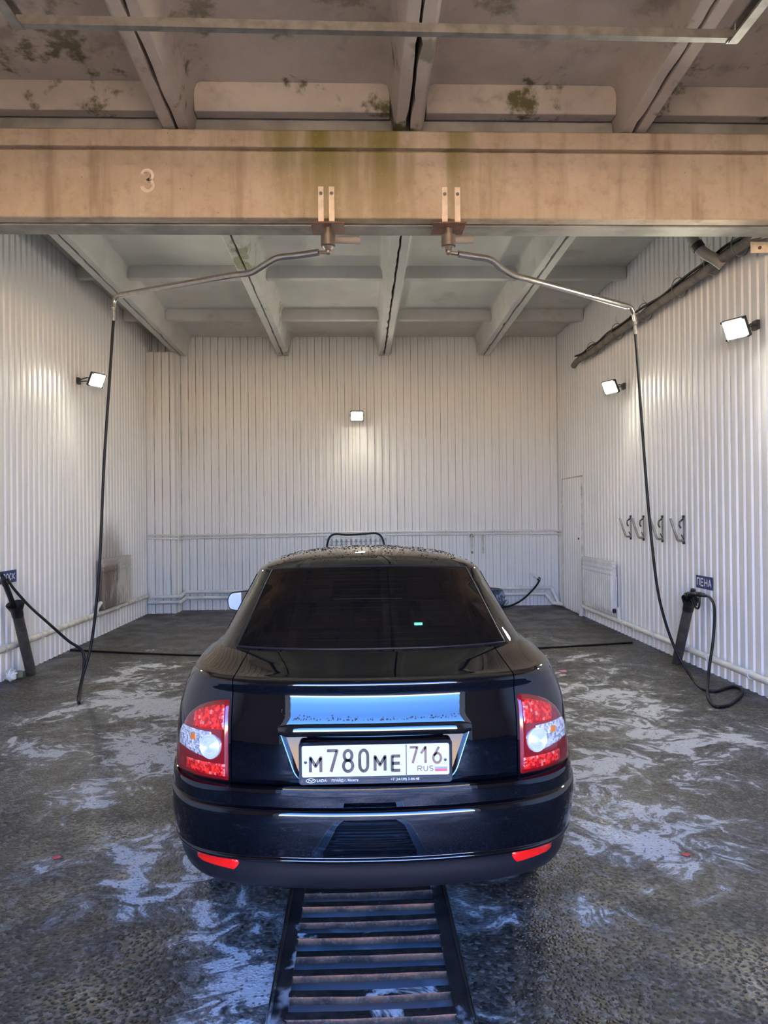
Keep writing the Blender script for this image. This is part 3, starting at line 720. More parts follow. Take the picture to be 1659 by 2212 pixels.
m = M(); m.tube([p + Vector((0, -.001, 0)) for p in lip], .0028, 6, closed=True); m.build('surround_rim', MAT['bchrome'], su, smooth=True)
bar = M(); path = [CV + Vector((x, sB(x, .842)-.012-(.006 if abs(x) < .33 else 0), .842 - .006*(abs(x)/.35)**3)) for x in np.linspace(-.345, .345, 25)]
bar.grid([[p + Vector((0, -.016*cos(a), .022*sin(a)))*(1 if 0 < i < 24 else .6) for a in np.linspace(0, 2*pi, 19)] for i, p in enumerate(path)], flip=True); bar.build('garnish_bar', MAT['schrome'], lid, smooth=True, angle=60)
PW, PH, PZ = .515, .109, .7445
fr = M(); FO = rounded([(-.268, .664), (.268, .664), (.268, .812), (-.268, .812)], .014); FI = [(x*.965, PZ+(z-.738)*.74+.002) for x, z in FO]
yo = YP-.026; n_ = len(FO)
V = [CV+Vector((x, YP+.02, z)) for x, z in FO] + [CV+Vector((x, yo, z)) for x, z in FO] + [CV+Vector((x, yo+.003, z)) for x, z in FI]
fr.add(V, [(i, (i+1) % n_, n_+(i+1) % n_, n_+i) for i in range(n_)] + [(n_+i, n_+(i+1) % n_, 2*n_+(i+1) % n_, 2*n_+i) for i in range(n_)] + [tuple(range(2*n_, 3*n_))])
frame = fr.build('plate_frame', MAT['schrome'], lid, smooth=True, angle=30)
PO = rounded([(-PW/2, PZ-PH/2), (PW/2, PZ-PH/2), (PW/2, PZ+PH/2), (-PW/2, PZ+PH/2)], .008)
pm = M(); pm.prism(PO, lambda x, z: CV+Vector((x, yo+.006, z)), lambda x, z: CV+Vector((x, yo+.0005, z)))
plate = pm.build('number_plate', MAT['platew'], lid)
pf = lambda u, v, w: CV + Vector((-PW/2+u, yo+.0004-w, PZ-PH/2+v))
GL = {
 'M': [[(0,0),(0,1),(.5,.40),(1,1),(1,0)]], '7': [[(0,1),(1,1),(.38,0)]], '0': [arc(.5,.72,.5,.28,0,180,10)+arc(.5,.28,.5,.28,180,360,10)+[(1,.72)]],
 '8': [arc(.5,.755,.42,.245,-90,270,20), arc(.5,.265,.5,.265,90,450,20)], 'E': [[(1,1),(0,1),(0,0),(1,0)],[(0,.5),(.95,.5)]], '1': [[(0,.60),(.62,1),(.62,0)]],
 '6': [[(.72,1),(.25,.55)]+arc(.5,.30,.47,.30,150,510,22)], 'R': [[(0,0),(0,1),(.6,1)]+arc(.6,.76,.4,.24,90,-90,8)+[(0,.52)],[(.45,.52),(1,0)]],
 'U': [[(0,1),(0,.4)]+arc(.5,.4,.5,.4,180,360,10)+[(1,1)]], 'S': [arc(.5,.75,.48,.25,30,270,12)+arc(.5,.25,.48,.25,90,-150,12)],
 'П': [[(0,0),(0,1),(1,1),(1,0)]], 'Н': [[(0,0),(0,1)],[(1,0),(1,1)],[(0,.5),(1,.5)]], 'А': [[(0,0),(.5,1),(1,0)],[(.2,.32),(.8,.32)]],
 'В': [[(0,0),(0,1),(.55,1)]+arc(.55,.76,.36,.24,90,-90,8)+[(0,.52)],[(.55,.52)]+arc(.58,.26,.42,.26,90,-90,8)+[(0,0)]],
 'О': [arc(.5,.5,.5,.5,0,360,24)], 'С': [arc(.5,.5,.5,.5,45,315,20)], 'К': [[(0,0),(0,1)],[(1,1),(.08,.48),(1,0)]], 'Е': [[(1,1),(0,1),(0,0),(1,0)],[(0,.5),(.9,.5)]]}
def glyph(ch, u0, v0, w, h, t, mt, fn, parent, name='character', thick=.0009):
    mm = M()
    for st in GL[ch]: ribbon(mm, [(u0+t/2+x*(w-t), v0+t/2+y*(h-t)) for x, y in st], t, fn, thick)
    return mm.build(name, mt, parent)
cu = lambda a: (a-258)*.000454
for ch, a, b, v0, h in (('M',312,415,.0125,.0605),('7',440,540,.0125,.084),('8',565,660,.0125,.084),('0',690,775,.0125,.084),('M',808,908,.0125,.0605),('E',940,1025,.0125,.0605)):
    glyph(ch, cu(a), v0, cu(b)-cu(a), h, .0105, MAT['platek'], pf, plate)
for ch, a, b in (('7',1078,1155),('1',1165,1240),('6',1258,1340)): glyph(ch, cu(a), .0375, cu(b)-cu(a), .064, .0085, MAT['platetan'], pf, plate)
for ch, a, b in (('R',1145,1183),('U',1192,1228),('S',1237,1270)): glyph(ch, cu(a), .0125, cu(b)-cu(a), .020, .0030, MAT['platetan'], pf, plate)
m = M(); ribbon(m, [(cu(1060), .001), (cu(1060), PH-.001)], .003, pf, .0006); m.build('divider', MAT['platek'], plate)
def flat(u0, u1, v0, v1, mt, nm, th=.0007):
    mm = M(); ribbon(mm, [(u0, (v0+v1)/2), (u1, (v0+v1)/2)], v1-v0, pf, th); return mm.build(nm, mt, plate)
flat(cu(1281), cu(1376), .0115, .0365, MAT['platetan'], 'flag_border', .0004)
flat(cu(1283), cu(1374), .0283, .0355, MAT['white'], 'flag_stripe'); flat(cu(1283), cu(1374), .0205, .0283, MAT['flagb'], 'flag_stripe'); flat(cu(1283), cu(1374), .0125, .0205, MAT['flagr'], 'flag_stripe')
for u, v in ((cu(287), .052), (cu(1362), .052)):
    m = M(); m.lathe([(0, .0055), (.002, .005), (.0028, .003)], pf(u, v, 0), (0, -1, 0), 12); m.build('plate_screw', MAT['bchrome'], plate)
# small print along the frame
def text(body_, size, loc, name, mt, parent, width=None):
    cu_ = bpy.data.curves.new(name, 'FONT'); cu_.body = body_; cu_.size = size; cu_.extrude = .0004
    to = bpy.data.objects.new(name, cu_); col.objects.link(to)
    dg = bpy.context.evaluated_depsgraph_get(); me = bpy.data.meshes.new_from_object(to.evaluated_get(dg)); bpy.data.objects.remove(to)
    A = np.array([v.co[:] for v in me.vertices]); k = 1 if width is None else width/(A[:, 0].max()-A[:, 0].min())
    me.transform(Matrix.Translation(Vector(loc) - Vector(LOC[parent.name])) @ Matrix.Rotation(pi/2, 4, 'X') @ Matrix.Diagonal((k, 1, 1, 1)))
    o = bpy.data.objects.new(name, me); col.objects.link(o); o.parent = parent; LOC[o.name] = LOC[parent.name]; me.materials.clear(); me.materials.append(mt); return o
zt = .6735
text('LADA', .0135, CV+Vector((cu(370)-PW/2, yo-.0006, zt)), 'frame_lettering', MAT['white'], frame, .034)
text('ПРАЙД г. Можга', .0115, CV+Vector((cu(484)-PW/2, yo-.0006, zt)), 'frame_lettering', MAT['white'], frame, .092)
text('+7 (34139) 3-84-48', .0115, CV+Vector((cu(938)-PW/2, yo-.0006, zt)), 'frame_lettering', MAT['white'], frame, .099)
m = M(); ff = lambda u, v, w: CV+Vector((u, yo-.0002-w, v)); cxm = cu(325)-PW/2
ribbon(m, arc(cxm, zt+.0045, .016, .0072, 0, 360, 24), .0018, ff, .0006); ribbon(m, [(cxm-.010, zt+.002), (cxm-.004, zt+.0075), (cxm+.002, zt+.003), (cxm+.010, zt+.0065)], .0018, ff, .0006)
m.build('frame_emblem', MAT['white'], frame)

# rear window
m = M(); panel(m, mirror_cols(RC[iA:iB+1], C1), (.004, .004, .004, .004), flange=.004); rw = m.build('rear_window', MAT['tint'], car, smooth=True, angle=60)
m = M(); Gw = mirror_cols(RC[iA:iB+1], C1); Nw = normals(Gw)
def wpt(row, cf): i = int(row); j = int(cf); a, b = row-i, cf-j; q = lambda k, l: Gw[min(k, Gw.shape[0]-1), min(l, Gw.shape[1]-1)] - Nw[min(k, Gw.shape[0]-1), min(l, Gw.shape[1]-1)]*.004; return q(i, j)*(1-a)*(1-b)+q(i+1, j)*a*(1-b)+q(i, j+1)*(1-a)*b+q(i+1, j+1)*a*b
for k in range(13):
    row = 3.0 + k*(Gw.shape[0]-8)/12.5
    m.tube([CV + Vector(wpt(row, c)) for c in np.linspace(2.5, 2*C1-2.5, 16)], .0007, 4)
tag(m.build('defroster_lines', MAT['brass'], rw), kind='stuff')
# gasket round the rear window
m = M(); loop = [Gw[0, j] for j in range(2*C1+1)] + [Gw[i, -1] for i in range(1, Gw.shape[0])] + [Gw[-1, j] for j in range(2*C1-1, -1, -1)] + [Gw[i, 0] for i in range(Gw.shape[0]-2, 0, -1)]
m.tube([CV + Vector(p) for p in loop], .0045, 6, closed=True); m.build('window_seal', MAT['trim'], rw, smooth=True)
# side windows, windscreen: dark glass set on the shell
def side_glass(y0, y1, i0, i1, s, off=.004):
    rows = []
    for i in range(i0, i1+1):
        seg = RC[i, C1:]; t = (i-i0)/(i1-i0); k = np.where(np.diff(seg[:, 1]) > 0)[0]; yy = seg[:, 1]
        a = y0[0]+(y0[1]-y0[0])*t; b = y1[0]+(y1[1]-y1[0])*t; row = []
        for y in np.linspace(a, b, 14): row.append((s*(np.interp(y, yy, seg[:, 0])+off), y, np.interp(y, yy, seg[:, 2])))
        rows.append(np.array(row))
    G = np.array(rows); mm = M(); panel(mm, G if s > 0 else G[:, ::-1], (.001,)*4, flange=.006); return mm.build('side_window', MAT['dglass'], car, smooth=True, angle=60)
j0 = int(np.argmin(np.abs(RC[:, 0, 2]-1.06))); j1 = int(np.argmin(np.abs(RC[:, 0, 2]-1.325)))
for s in (-1, 1):
    side_glass((1.02, 1.28), (1.72, 1.74), j0, j1, s); side_glass((1.80, 1.82), (2.80, 2.20), j0, j1, s)
m = M(); GG = []
for i in range(iA, iB+1):
    L = RC[i, NCC-15:, :].copy(); L[:, 1] += .004; Lm = L[::-1].copy(); Lm[:, 0] *= -1; GG.append(np.vstack([L, Lm[1:]]))
panel(m, np.array(GG), (.001,)*4, flange=.006); m.build('windscreen', MAT['dglass'], car, smooth=True, angle=60)
# interior
m = M(); m.bx(CV.x-.56, CV.x+.56, CV.y+1.06, CV.y+1.24, .45, 1.03); m.bx(CV.x-.56, CV.x+.56, CV.y+1.0, CV.y+1.75, .35, .58); m.build('rear_seat', MAT['seat'], car, bevel=.03)
for x in (-.33, .33):
    m = M(); m.bx(CV.x+x-.13, CV.x+x+.13, CV.y+1.07, CV.y+1.16, 1.04, 1.15); m.build('headrest', MAT['seat'], car, bevel=.03)
    m = M(); m.bx(CV.x+x-.24, CV.x+x+.24, CV.y+2.0, CV.y+2.14, .45, 1.04); m.bx(CV.x+x-.24, CV.x+x+.24, CV.y+2.05, CV.y+2.55, .35, .55); m.bx(CV.x+x-.12, CV.x+x+.12, CV.y+2.03, CV.y+2.11, 1.06, 1.2); m.build('front_seat', MAT['seat'], car, bevel=.03)
m = M(); m.bx(CV.x-.60, CV.x+.60, CV.y+2.75, CV.y+3.05, .55, .90); dash = m.build('dashboard', MAT['seat'], car, bevel=.03)
m = M(); m.bx(CV.x+.208, CV.x+.246, CV.y+.93, CV.y+.935, 1.076, 1.087); m.build('green_dot', MAT['green'], dash)  # small emitting green chip just inside the rear window
# parcel shelf
m = M(); m.bx(CV.x-.55, CV.x+.55, CV.y+.66, CV.y+1.08, .985, 1.0); m.build('parcel_shelf', MAT['seat'], car)
# mirrors
for s in (-1, 1):
    P = rounded([(.80, .985), (.795, 1.100), (.925, 1.088), (.948, 1.04), (.935, .972), (.845, .958)], .022)
    Pp = [(s*x, z) for x, z in P]; mm = M(); n_ = len(Pp)
    cx = sum(p[0] for p in Pp)/n_; cz = sum(p[1] for p in Pp)/n_
    prof = [(0, .93), (.004, 1.0), (.05, 1.0), (.09, .88), (.115, .55), (.12, .05)]
    V = []
    for t, k in prof: V += [CV + Vector((cx+(x-cx)*k, 2.42+t, cz+(z-cz)*k)) for x, z in Pp]
    F = [(i*n_+j, i*n_+(j+1) % n_, (i+1)*n_+(j+1) % n_, (i+1)*n_+j) for i in range(len(prof)-1) for j in range(n_)] + [tuple(range(n_))]
    mm.add(V, F); mm.box(CV + Vector((s*.745, 2.47, 1.0)), (.16, .05, .06)); mo = mm.build('wing_mirror', MAT['plastic'], car, smooth=True, angle=40)
    mm = M(); tl_ = -.06 * s; mm.add([CV + Vector((cx+(x-cx)*.90, (2.4185 + (x-cx)*tl_) if s < 0 else 2.398 - (z-cz)*.30 , cz+(z-cz)*.90)) for x, z in Pp], [tuple(range(n_))]); mm.build('mirror_glass', MAT['mirror'], mo)
# wheels
for wy in WH_Y:
    for s in (-1, 1):
        w = thing('wheel', CV + Vector((s*.70, wy, .29))); w.parent = car; w.location = (s*.70, wy, .29); LOC[w.name] = tuple(CV + Vector((s*.70, wy, .29)))
        c = CV + Vector((s*.70, wy, .29)); mm = M()
        mm.lathe([(-.09, .19), (-.09, .26), (-.075, .283), (-.05, .29), (.05, .29), (.075, .283), (.09, .26), (.09, .19)], c, (s, 0, 0), 36); mm.build('tyre', MAT['tyre'], w, smooth=True, angle=40)
        mm = M(); mm.lathe([(.04, .19), (.075, .19), (.07, .175), (.03, .165), (.02, .05), (.06, .045), (.06, .001)], c, (s, 0, 0), 30)
        for k in range(7):
            a = 2*pi*k/7; q = Matrix.Rotation(a, 3, 'X'); mm.box(c + q @ Vector((s*.05, 0, .105)), (.03, .045, .15), q)
        mm.build('rim', MAT['rim'], w, smooth=True, angle=40)
        mm = M(); mm.tube([CV + Vector((s*(.824 if wy < 2 else .822), wy+WR*cos(math.radians(a)), .29+WR*sin(math.radians(a)))) for a in range(-8, 190, 9)], .016, 6); mm.build('wheel_arch', MAT['trim'], car, smooth=True)
        mm = M(); q = [(wy+(WR-.004)*cos(math.radians(a)), .29+(WR-.004)*sin(math.radians(a))) for a in range(-10, 191, 10)]
        mm.grid([[CV + Vector((s*x, y, z)) for y, z in q] for x in (.50, .815)]); mm.build('wheel_well', MAT['trim'], car)
# beads of water on the roof and the boot
def bead(mm, p, n, r, h):
    u = n.orthogonal().normalized(); w = n.cross(u); k = 7; V = [p + (u*cos(2*pi*j/k)+w*sin(2*pi*j/k))*r for j in range(k)] + [p + (u*cos(2*pi*j/k)+w*sin(2*pi*j/k))*r*.6 + n*h*.8 for j in range(k)] + [p + n*h]
    mm.add(V, [(j, (j+1) % k, k+(j+1) % k, k+j) for j in range(k)] + [(k+j, k+(j+1) % k, 2*k) for j in range(k)])
m = M(); Groof = mirror_cols(RC[iB+2:], NCC-16); Nr = normals(Groof); a_, b_ = Groof.shape[:2]
cnt = 0
while cnt < 620:
    i, j = R_.randrange(2, a_-3), R_.randrange(4, b_-4); p = Groof[i, j]; q = Groof[i+1, j+1]; t, t2 = R_.random(), R_.random()
    pp = Groof[i, j]*(1-t)*(1-t2)+Groof[i+1, j]*t*(1-t2)+Groof[i, j+1]*(1-t)*t2+Groof[i+1, j+1]*t*t2
    if pp[2] < 1.372 and R_.random() < .85: continue
    r = R_.uniform(.0025, .006) * (1.6 if R_.random() < .15 else 1); nv = Vector(Nr[i, j]);
    if nv.z < 0: nv = -nv
    bead(m, CV + Vector(pp), nv, r, r*.45); cnt += 1
for k in range(120):
    x = R_.uniform(-.34, .34); z = .868 + abs(R_.gauss(0, .006)) + (.03*R_.random() if abs(x) > .3 else 0); nv = nrm(sB, x, z); r = R_.uniform(.0012, .0034)
    bead(m, CV + Vector((x, sB(x, z), z)), nv, r, r*.5)
tag(m.build('water_beads', MAT['drop'], car, smooth=True, angle=80), kind='stuff')

# ================================================================== DRAIN GRATE
gr = thing('drain_grate', (.02, 3.2, 0), 'rusty steel bar grate over the wet floor drain, running under the car', 'grate')
for s, x in ((-1, GX0), (1, GX1)):
    m = M(); m.bx(x-.012 if s < 0 else x-.055, x+.055 if s < 0 else x+.012, GY0, GY1, -.012, .004); m.bx(x-.004 if s < 0 else x-.003, x+.004 if s < 0 else x+.004, GY0, GY1, -.05, .012)
    m.build('side_frame', MAT['wet_steel'], gr, bevel=.002)
protos = []
for k in range(4):
    m = M(); n = 12; a, b = GX0+.05-.02, GX1-.05-.02; sag = R_.uniform(.001, .008); bow = R_.uniform(-.004, .004)
    top, prf = [], []
    for i in range(n+1):
        u = i/n; x = a+(b-a)*u; z = .004 - sag*sin(pi*u) + R_.uniform(-.0008, .0008); y = bow*sin(pi*u)
        top.append([(x, y-.018, z-.024), (x, y-.019, z-.003), (x, y-.016, z), (x, y+.019, z), (x, y+.019, z-.010)])
    m.grid(top, flip=True)
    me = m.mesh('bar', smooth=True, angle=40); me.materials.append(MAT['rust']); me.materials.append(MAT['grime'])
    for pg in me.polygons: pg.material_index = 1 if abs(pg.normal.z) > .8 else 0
    protos.append(me)
k = 0; y = 2.29-.11*14
while y < GY1-.05:
    o = bpy.data.objects.new('bar', protos[R_.randrange(4)]); col.objects.link(o); o.parent = gr
    o.location = (0, y-3.2+.03, R_.uniform(-.002, .002)); o.rotation_euler = (R_.uniform(-.03, .03), 0, R_.uniform(-.006, .006)); y += .11

# ================================================================== FLOODLIGHTS
def floodlight(c, nrm_, wall_pt, label, power, sz=(.19, .15)):
    c = Vector(c); nv = Vector(nrm_).normalized(); up = Vector((0, 0, 1)); up = (up - nv*up.dot(nv)).normalized(); rt = up.cross(nv)
    rot = Matrix((rt, up, nv)).transposed()
    t = thing('floodlight', c - Vector((0, 0, .1)), label, 'lamp', 'wall floodlights')
    m = M(); m.box(c - nv*.022, (sz[0]+.03, sz[1]+.03, .034), rot); m.box(c - nv*.048, (sz[0]*.7, sz[1]*.6, .03), rot)
    for i in range(5): m.box(c - nv*.062 + rt*(i-2)*.025, (.006, sz[1]*.6, .02), rot)
    h = m.build('housing', MAT['lampbody'], t, bevel=.004)
    for a in (-1, 1):
        for b in (-1, 1): m = M(); m.box(c + rt*a*(sz[0]/2+.006) + up*b*(sz[1]/2+.006), (.018, .018, .014), rot); m.build('corner_clip', MAT['lampbody'], h)
    m = M(); m.box(c - nv*.001, (sz[0], sz[1], .008), rot); m.build('lens', MAT['lampface'], t, bevel=.003)
    w = Vector(wall_pt); m = M()
    for s in (-1, 1): m.tube([w + Vector((0, 0, 0)) + rt*s*.03, c - nv*.05 + rt*s*(sz[0]/2+.02), c - nv*.02 + rt*s*(sz[0]/2+.02)], .008, 6)
    m.box(w, (.03, .08, .08) if abs(wall_pt[0]) > 3 else (.08, .03, .08)); m.build('bracket', MAT['lampbody'], t)
    L = bpy.data.lights.new('floodlight_beam', 'AREA'); L.shape = 'RECTANGLE'; L.size = sz[0]; L.size_y = sz[1]; L.energy = power; L.color = (1.0, .93, .74); L.spread = math.radians(165)
    lo = bpy.data.objects.new('floodlight_beam', L); col.objects.link(lo); lo.parent = t
    lo.location = c + nv*.012 - (c - Vector((0, 0, .1))); lo.rotation_euler = nv.to_track_quat('-Z', 'Y').to_euler()
LP = 2.2
floodlight((-3.27, 9.19, 3.33), (.80, -.42, -.48), (XL+.035, 9.22, 3.33), 'small lit floodlight on the left corrugated wall', LP)
floodlight((-.02, 12.37, 3.30), (.02, -.86, -.50), (-.02, YB-.035, 3.34), 'lit floodlight in the middle of the back wall', LP)
floodlight((3.27, 9.27, 3.23), (-.80, -.42, -.48), (XR-.035, 9.30, 3.25), 'small lit floodlight on the right wall, beside the hanging hose', LP)
floodlight((3.27, 6.14, 3.18), (-.80, -.42, -.48), (XR-.035, 6.16, 3.22), 'nearest lit floodlight, high on the right wall under the lagged pipe', LP)

# ================================================================== SWING BOOMS ON THE BEAM
def boom(x, label, strapx, pipe, tail, sleeve):
    t = thing('wash_boom', (x, 5.47, 3.4), label, 'boom', 'swing booms on the beam')
    for a in strapx:
        m = M(); m.bx(a-.021, a+.021, 5.402, 5.414, 3.80, 4.065); m.bx(a-.021, a+.021, 5.402, 5.50, 3.800, 3.808); st = m.build('strap', MAT['strap'], t, bevel=.002)
        m = M(); m.lathe([(0, .013), (.010, .013), (.012, .008), (.022, .007)], (a, 5.402, 4.01), (0, -1, 0), 6); m.build('bolt', MAT['brass'], st)
    m = M(); m.bx(x-.125, x+.125, 5.39, 5.62, 3.788, 3.799); m.build('mount_plate', MAT['rust'], t, bevel=.002)
    m = M(); m.lathe([(0, .030), (-.05, .030), (-.052, .055), (-.135, .055), (-.14, .040), (-.165, .024)], (x, 5.50, 3.788), (0, 0, 1), 20); m.build('swivel', MAT['brass'], t, smooth=True)
    m = M(); m.tube([(x, 5.50, 3.635), (x, 5.50, 3.605), tuple(Vector((x, 5.50, 3.605))*.55 + Vector(pipe[0])*.45), pipe[0]], .014, 8); m.ball((x, 5.50, 3.612), .026); m.build('swivel_elbow', MAT['brass'], t, smooth=True)
    m = M(); m.tube(spline(pipe, 8), .026, 14); pp = m.build('boom_pipe', MAT['stain'], t, smooth=True, angle=50)
    m = M(); m.tube(spline(tail, 6), .020, 10); m.build('end_elbow', MAT['stain'], t, smooth=True, angle=60)
    m = M(); e = Vector(tail[-1]); m.lathe([(0, .022), (-.03, .022), (-.032, .016), (-.09, .016), (-.092, .020), (-.12, .019)], e, (0, 0, 1), 12); m.build('hose_coupling', MAT['galv'], t, smooth=True, angle=30)
    m = M(); a = Vector((x, 5.50, 3.70)); b = Vector(sleeve); m.tube([a + (b-a)*.15, a + (b-a)*.5, b], [.026, .030, .030], 12); m.build('supply_sleeve', MAT['pvc'], t, smooth=True, angle=50)
boom(-.215, 'left steel swing boom bolted under the beam, reaching toward the left wall', (-.262, -.182),
     [(-.285, 5.49, 3.602), (-.46, 5.55, 3.598), (-.61, 5.60, 3.597), (-.72, 5.70, 3.58), (-.84, 5.80, 3.553), (-1.0, 5.90, 3.565), (-2.116, 6.559, 3.603)],
     [(-2.116, 6.559, 3.603), (-2.16, 6.585, 3.60), (-2.19, 6.60, 3.565), (-2.20, 6.60, 3.50)], (.02, 5.60, 3.735))
boom(.705, 'right steel swing boom bolted under the beam, reaching toward the right wall', (.668, .764),
     [(.775, 5.49, 3.592), (.90, 5.53, 3.587), (1.035, 5.56, 3.573), (1.13, 5.62, 3.53), (1.245, 5.70, 3.50), (1.38, 5.79, 3.50), (2.50, 6.60, 3.515)],
     [(2.50, 6.60, 3.515), (2.545, 6.63, 3.513), (2.58, 6.66, 3.47), (2.60, 6.67, 3.39)], (.90, 5.57, 3.735))

# ================================================================== HOSES, GUNS AND THEIR HOLDERS
def hose(pts, r, label, name='pressure_hose', group=None):
    m = M(); m.tube(spline(pts, 10), r, 10); return tag(m.build(name, MAT['rubber'], smooth=True, angle=70), label, 'hose', group)
hose([(-2.20, 6.60, 3.39), (-2.215, 6.60, 3.2), (-2.234, 6.60, 2.93), (-2.295, 6.60, 2.10), (-2.353, 6.6, 1.05), (-2.42, 6.58, .45), (-2.475, 6.50, .15), (-2.45, 6.36, .035), (-2.415, 6.29, .014), (-2.44, 6.36, .022),
      (-2.49, 6.53, .10), (-2.49, 6.60, .27), (-2.51, 6.62, .40), (-2.64, 6.64, .49), (-2.86, 6.72, .65), (-3.10, 6.86, .80), (-3.26, 6.92, .95), (-3.335, 6.965, 1.03)], .013,
     'black rubber hose hanging from the left boom to the left spray lance')
hose([(2.60, 6.67, 3.28), (2.622, 6.69, 3.1), (2.65, 6.70, 2.72), (2.69, 6.70, 2.07), (2.74, 6.70, 1.41), (2.82, 6.70, .76), (2.95, 6.69, .33), (3.05, 6.60, .09), (3.06, 6.36, .016), (3.14, 6.30, .013), (3.26, 6.38, .013),
      (3.385, 6.45, .013), (3.41, 6.40, .013), (3.34, 6.22, .013), (3.16, 5.99, .013), (2.99, 5.82, .013), (2.90, 5.80, .013), (2.93, 5.97, .013), (3.03, 6.22, .026), (3.14, 6.42, .15), (3.20, 6.45, .45), (3.24, 6.50, .66), (3.28, 6.60, .75), (3.30, 6.73, .80), (3.31, 6.86, .793)], .013,
     'black rubber hose from the right boom, looping on the floor up to the spray gun')
def holder(base, top, label):
    a, b = Vector(base), Vector(top); d = (b-a).normalized()
    t = thing('lance_holder', base, label, 'holder', 'lance holder tubes')
    m = M(); m.tube([a, b], .050, 18, caps=False); m.tube([b, a], .043, 18, caps=True); m.build('tube', MAT['dull'], t, smooth=True, angle=50)
    m = M(); m.lathe([(-.07, .054), (-.01, .056), (0, .060), (.06, .086), (.066, .086), (.06, .078), (.0, .045)], b, d, 20, caps=False); m.build('funnel', MAT['plastic'], t, smooth=True, angle=40)
    return d
dl = holder((-3.395, 7.58, .0), (-3.395, 7.27, .70), 'leaning grey tube holder with black funnel at the left wall')
drr = holder((3.345, 7.55, .0), (3.345, 7.235, .665), 'leaning grey tube holder with black funnel at the right wall')
# left lance: black grip rising out of the holder
t = thing('spray_gun', (-3.41, 7.25, .68), 'black spray lance standing in the left holder in front of the blue sign', 'spray gun', 'spray guns')
p0 = Vector((-3.41, 7.262, .72)); p1 = Vector((-3.40, 7.05, .985)); d = (p1-p0).normalized()
m = M(); m.tube([p0 - d*.3, p0, p0+d*.05, p1 - d*.06, p1], [.012, .020, .026, .026, .024], 12); m.build('lance_grip', MAT['plastic'], t, smooth=True, angle=60)
m = M(); m.tube([p1 - d*.02, p1 + d*.05, p1 + d*.075 + Vector((.02, -.03, .0))], [.030, .028, .020], 12); m.tube([p1 + d*.04, p1 + d*.09 + Vector((0, -.02, .03))], .018, 8); m.build('gun_body', MAT['plastic'], t, smooth=True, angle=60)
m = M(); m.tube([p1 + d*.03 + Vector((.035, 0, 0)), p1 + d*.03 + Vector((.06, -.02, 0))], .016, 10); m.build('swivel_nut', MAT['galv'], t, smooth=True, angle=40)
# right gun: body, trigger and guard loop
t = thing('spray_gun', (3.365, 7.2, .68), 'black trigger spray gun stuck in the right holder under the blue sign', 'spray gun', 'spray guns')
X0 = 3.34; q = lambda y, z, x=X0: (x, y, z-.042)
m = M(); m.tube(spline([q(7.235, .68), q(7.22, .76), q(7.17, .815), q(7.10, .825), q(6.98, .832)], 6), [.030]*8+[.034]*9+[.026]*8, 12); m.tube([q(7.15, .82), q(7.13, .868)], [.024, .026], 10); m.ball(q(7.245, .79), .045); m.build('gun_body', MAT['plastic'], t, smooth=True, angle=60)
m = M(); m.tube(spline([q(7.19, .775), q(7.14, .74), q(7.09, .695), q(7.03, .69), q(7.0, .74), q(7.0, .82)], 6), .010, 8); m.build('trigger_guard', MAT['plastic'], t, smooth=True, angle=60)
m = M(); m.tube(spline([q(7.14, .81), q(7.11, .76), q(7.06, .715)], 6), .009, 8); m.build('trigger', MAT['plastic'], t, smooth=True, angle=60)
m = M(); m.tube([q(6.99, .831), q(6.91, .836), (3.32, 6.85, .793)], [.022, .02, .016], 10); m.build('hose_nipple', MAT['rubber'], t, smooth=True, angle=60)
m = M(); m.lathe([(0, .010), (.006, .010), (.008, .004)], q(7.03, .835, X0-.024), (-1, 0, 0), 8); m.build('pivot_screw', MAT['brass'], t)

# ================================================================== SIGNS
def sign(yc, zc, w, h, x, face, word, label, ch_h, ch_w, gap, start):
    t = thing('wall_sign', (x, yc, zc-h/2), label, 'sign')
    m = M(); m.bx(x-.003, x+.003, yc-w/2, yc+w/2, zc-h/2, zc+h/2); m.build('sign_board', MAT['blue'], t)
    fn = (lambda u, v, w_: (x+.003+w_+.0003, yc-w/2+u, zc-h/2+v)) if face > 0 else (lambda u, v, w_: (x-.003-w_-.0003, yc+w/2-u, zc-h/2+v))
    u = start
    for chh in word:
        glyph(chh, u, (h-ch_h)/2, ch_w, ch_h, ch_w*.21, MAT['white'], fn, t, 'letter', .0006); u += ch_w+gap
sign(7.175, .889, .345, .128, XR-.026, -1, 'ПЕНА', 'small dark blue sign reading ПЕНА on the right wall above the spray gun', .085, .066, .014, .021)
sign(7.335, 1.02, .42, .124, XL+.026, 1, 'АВОСК', 'small dark blue sign ending in ОСК at the left edge, behind the spray lance', .070, .058, .008, .065)

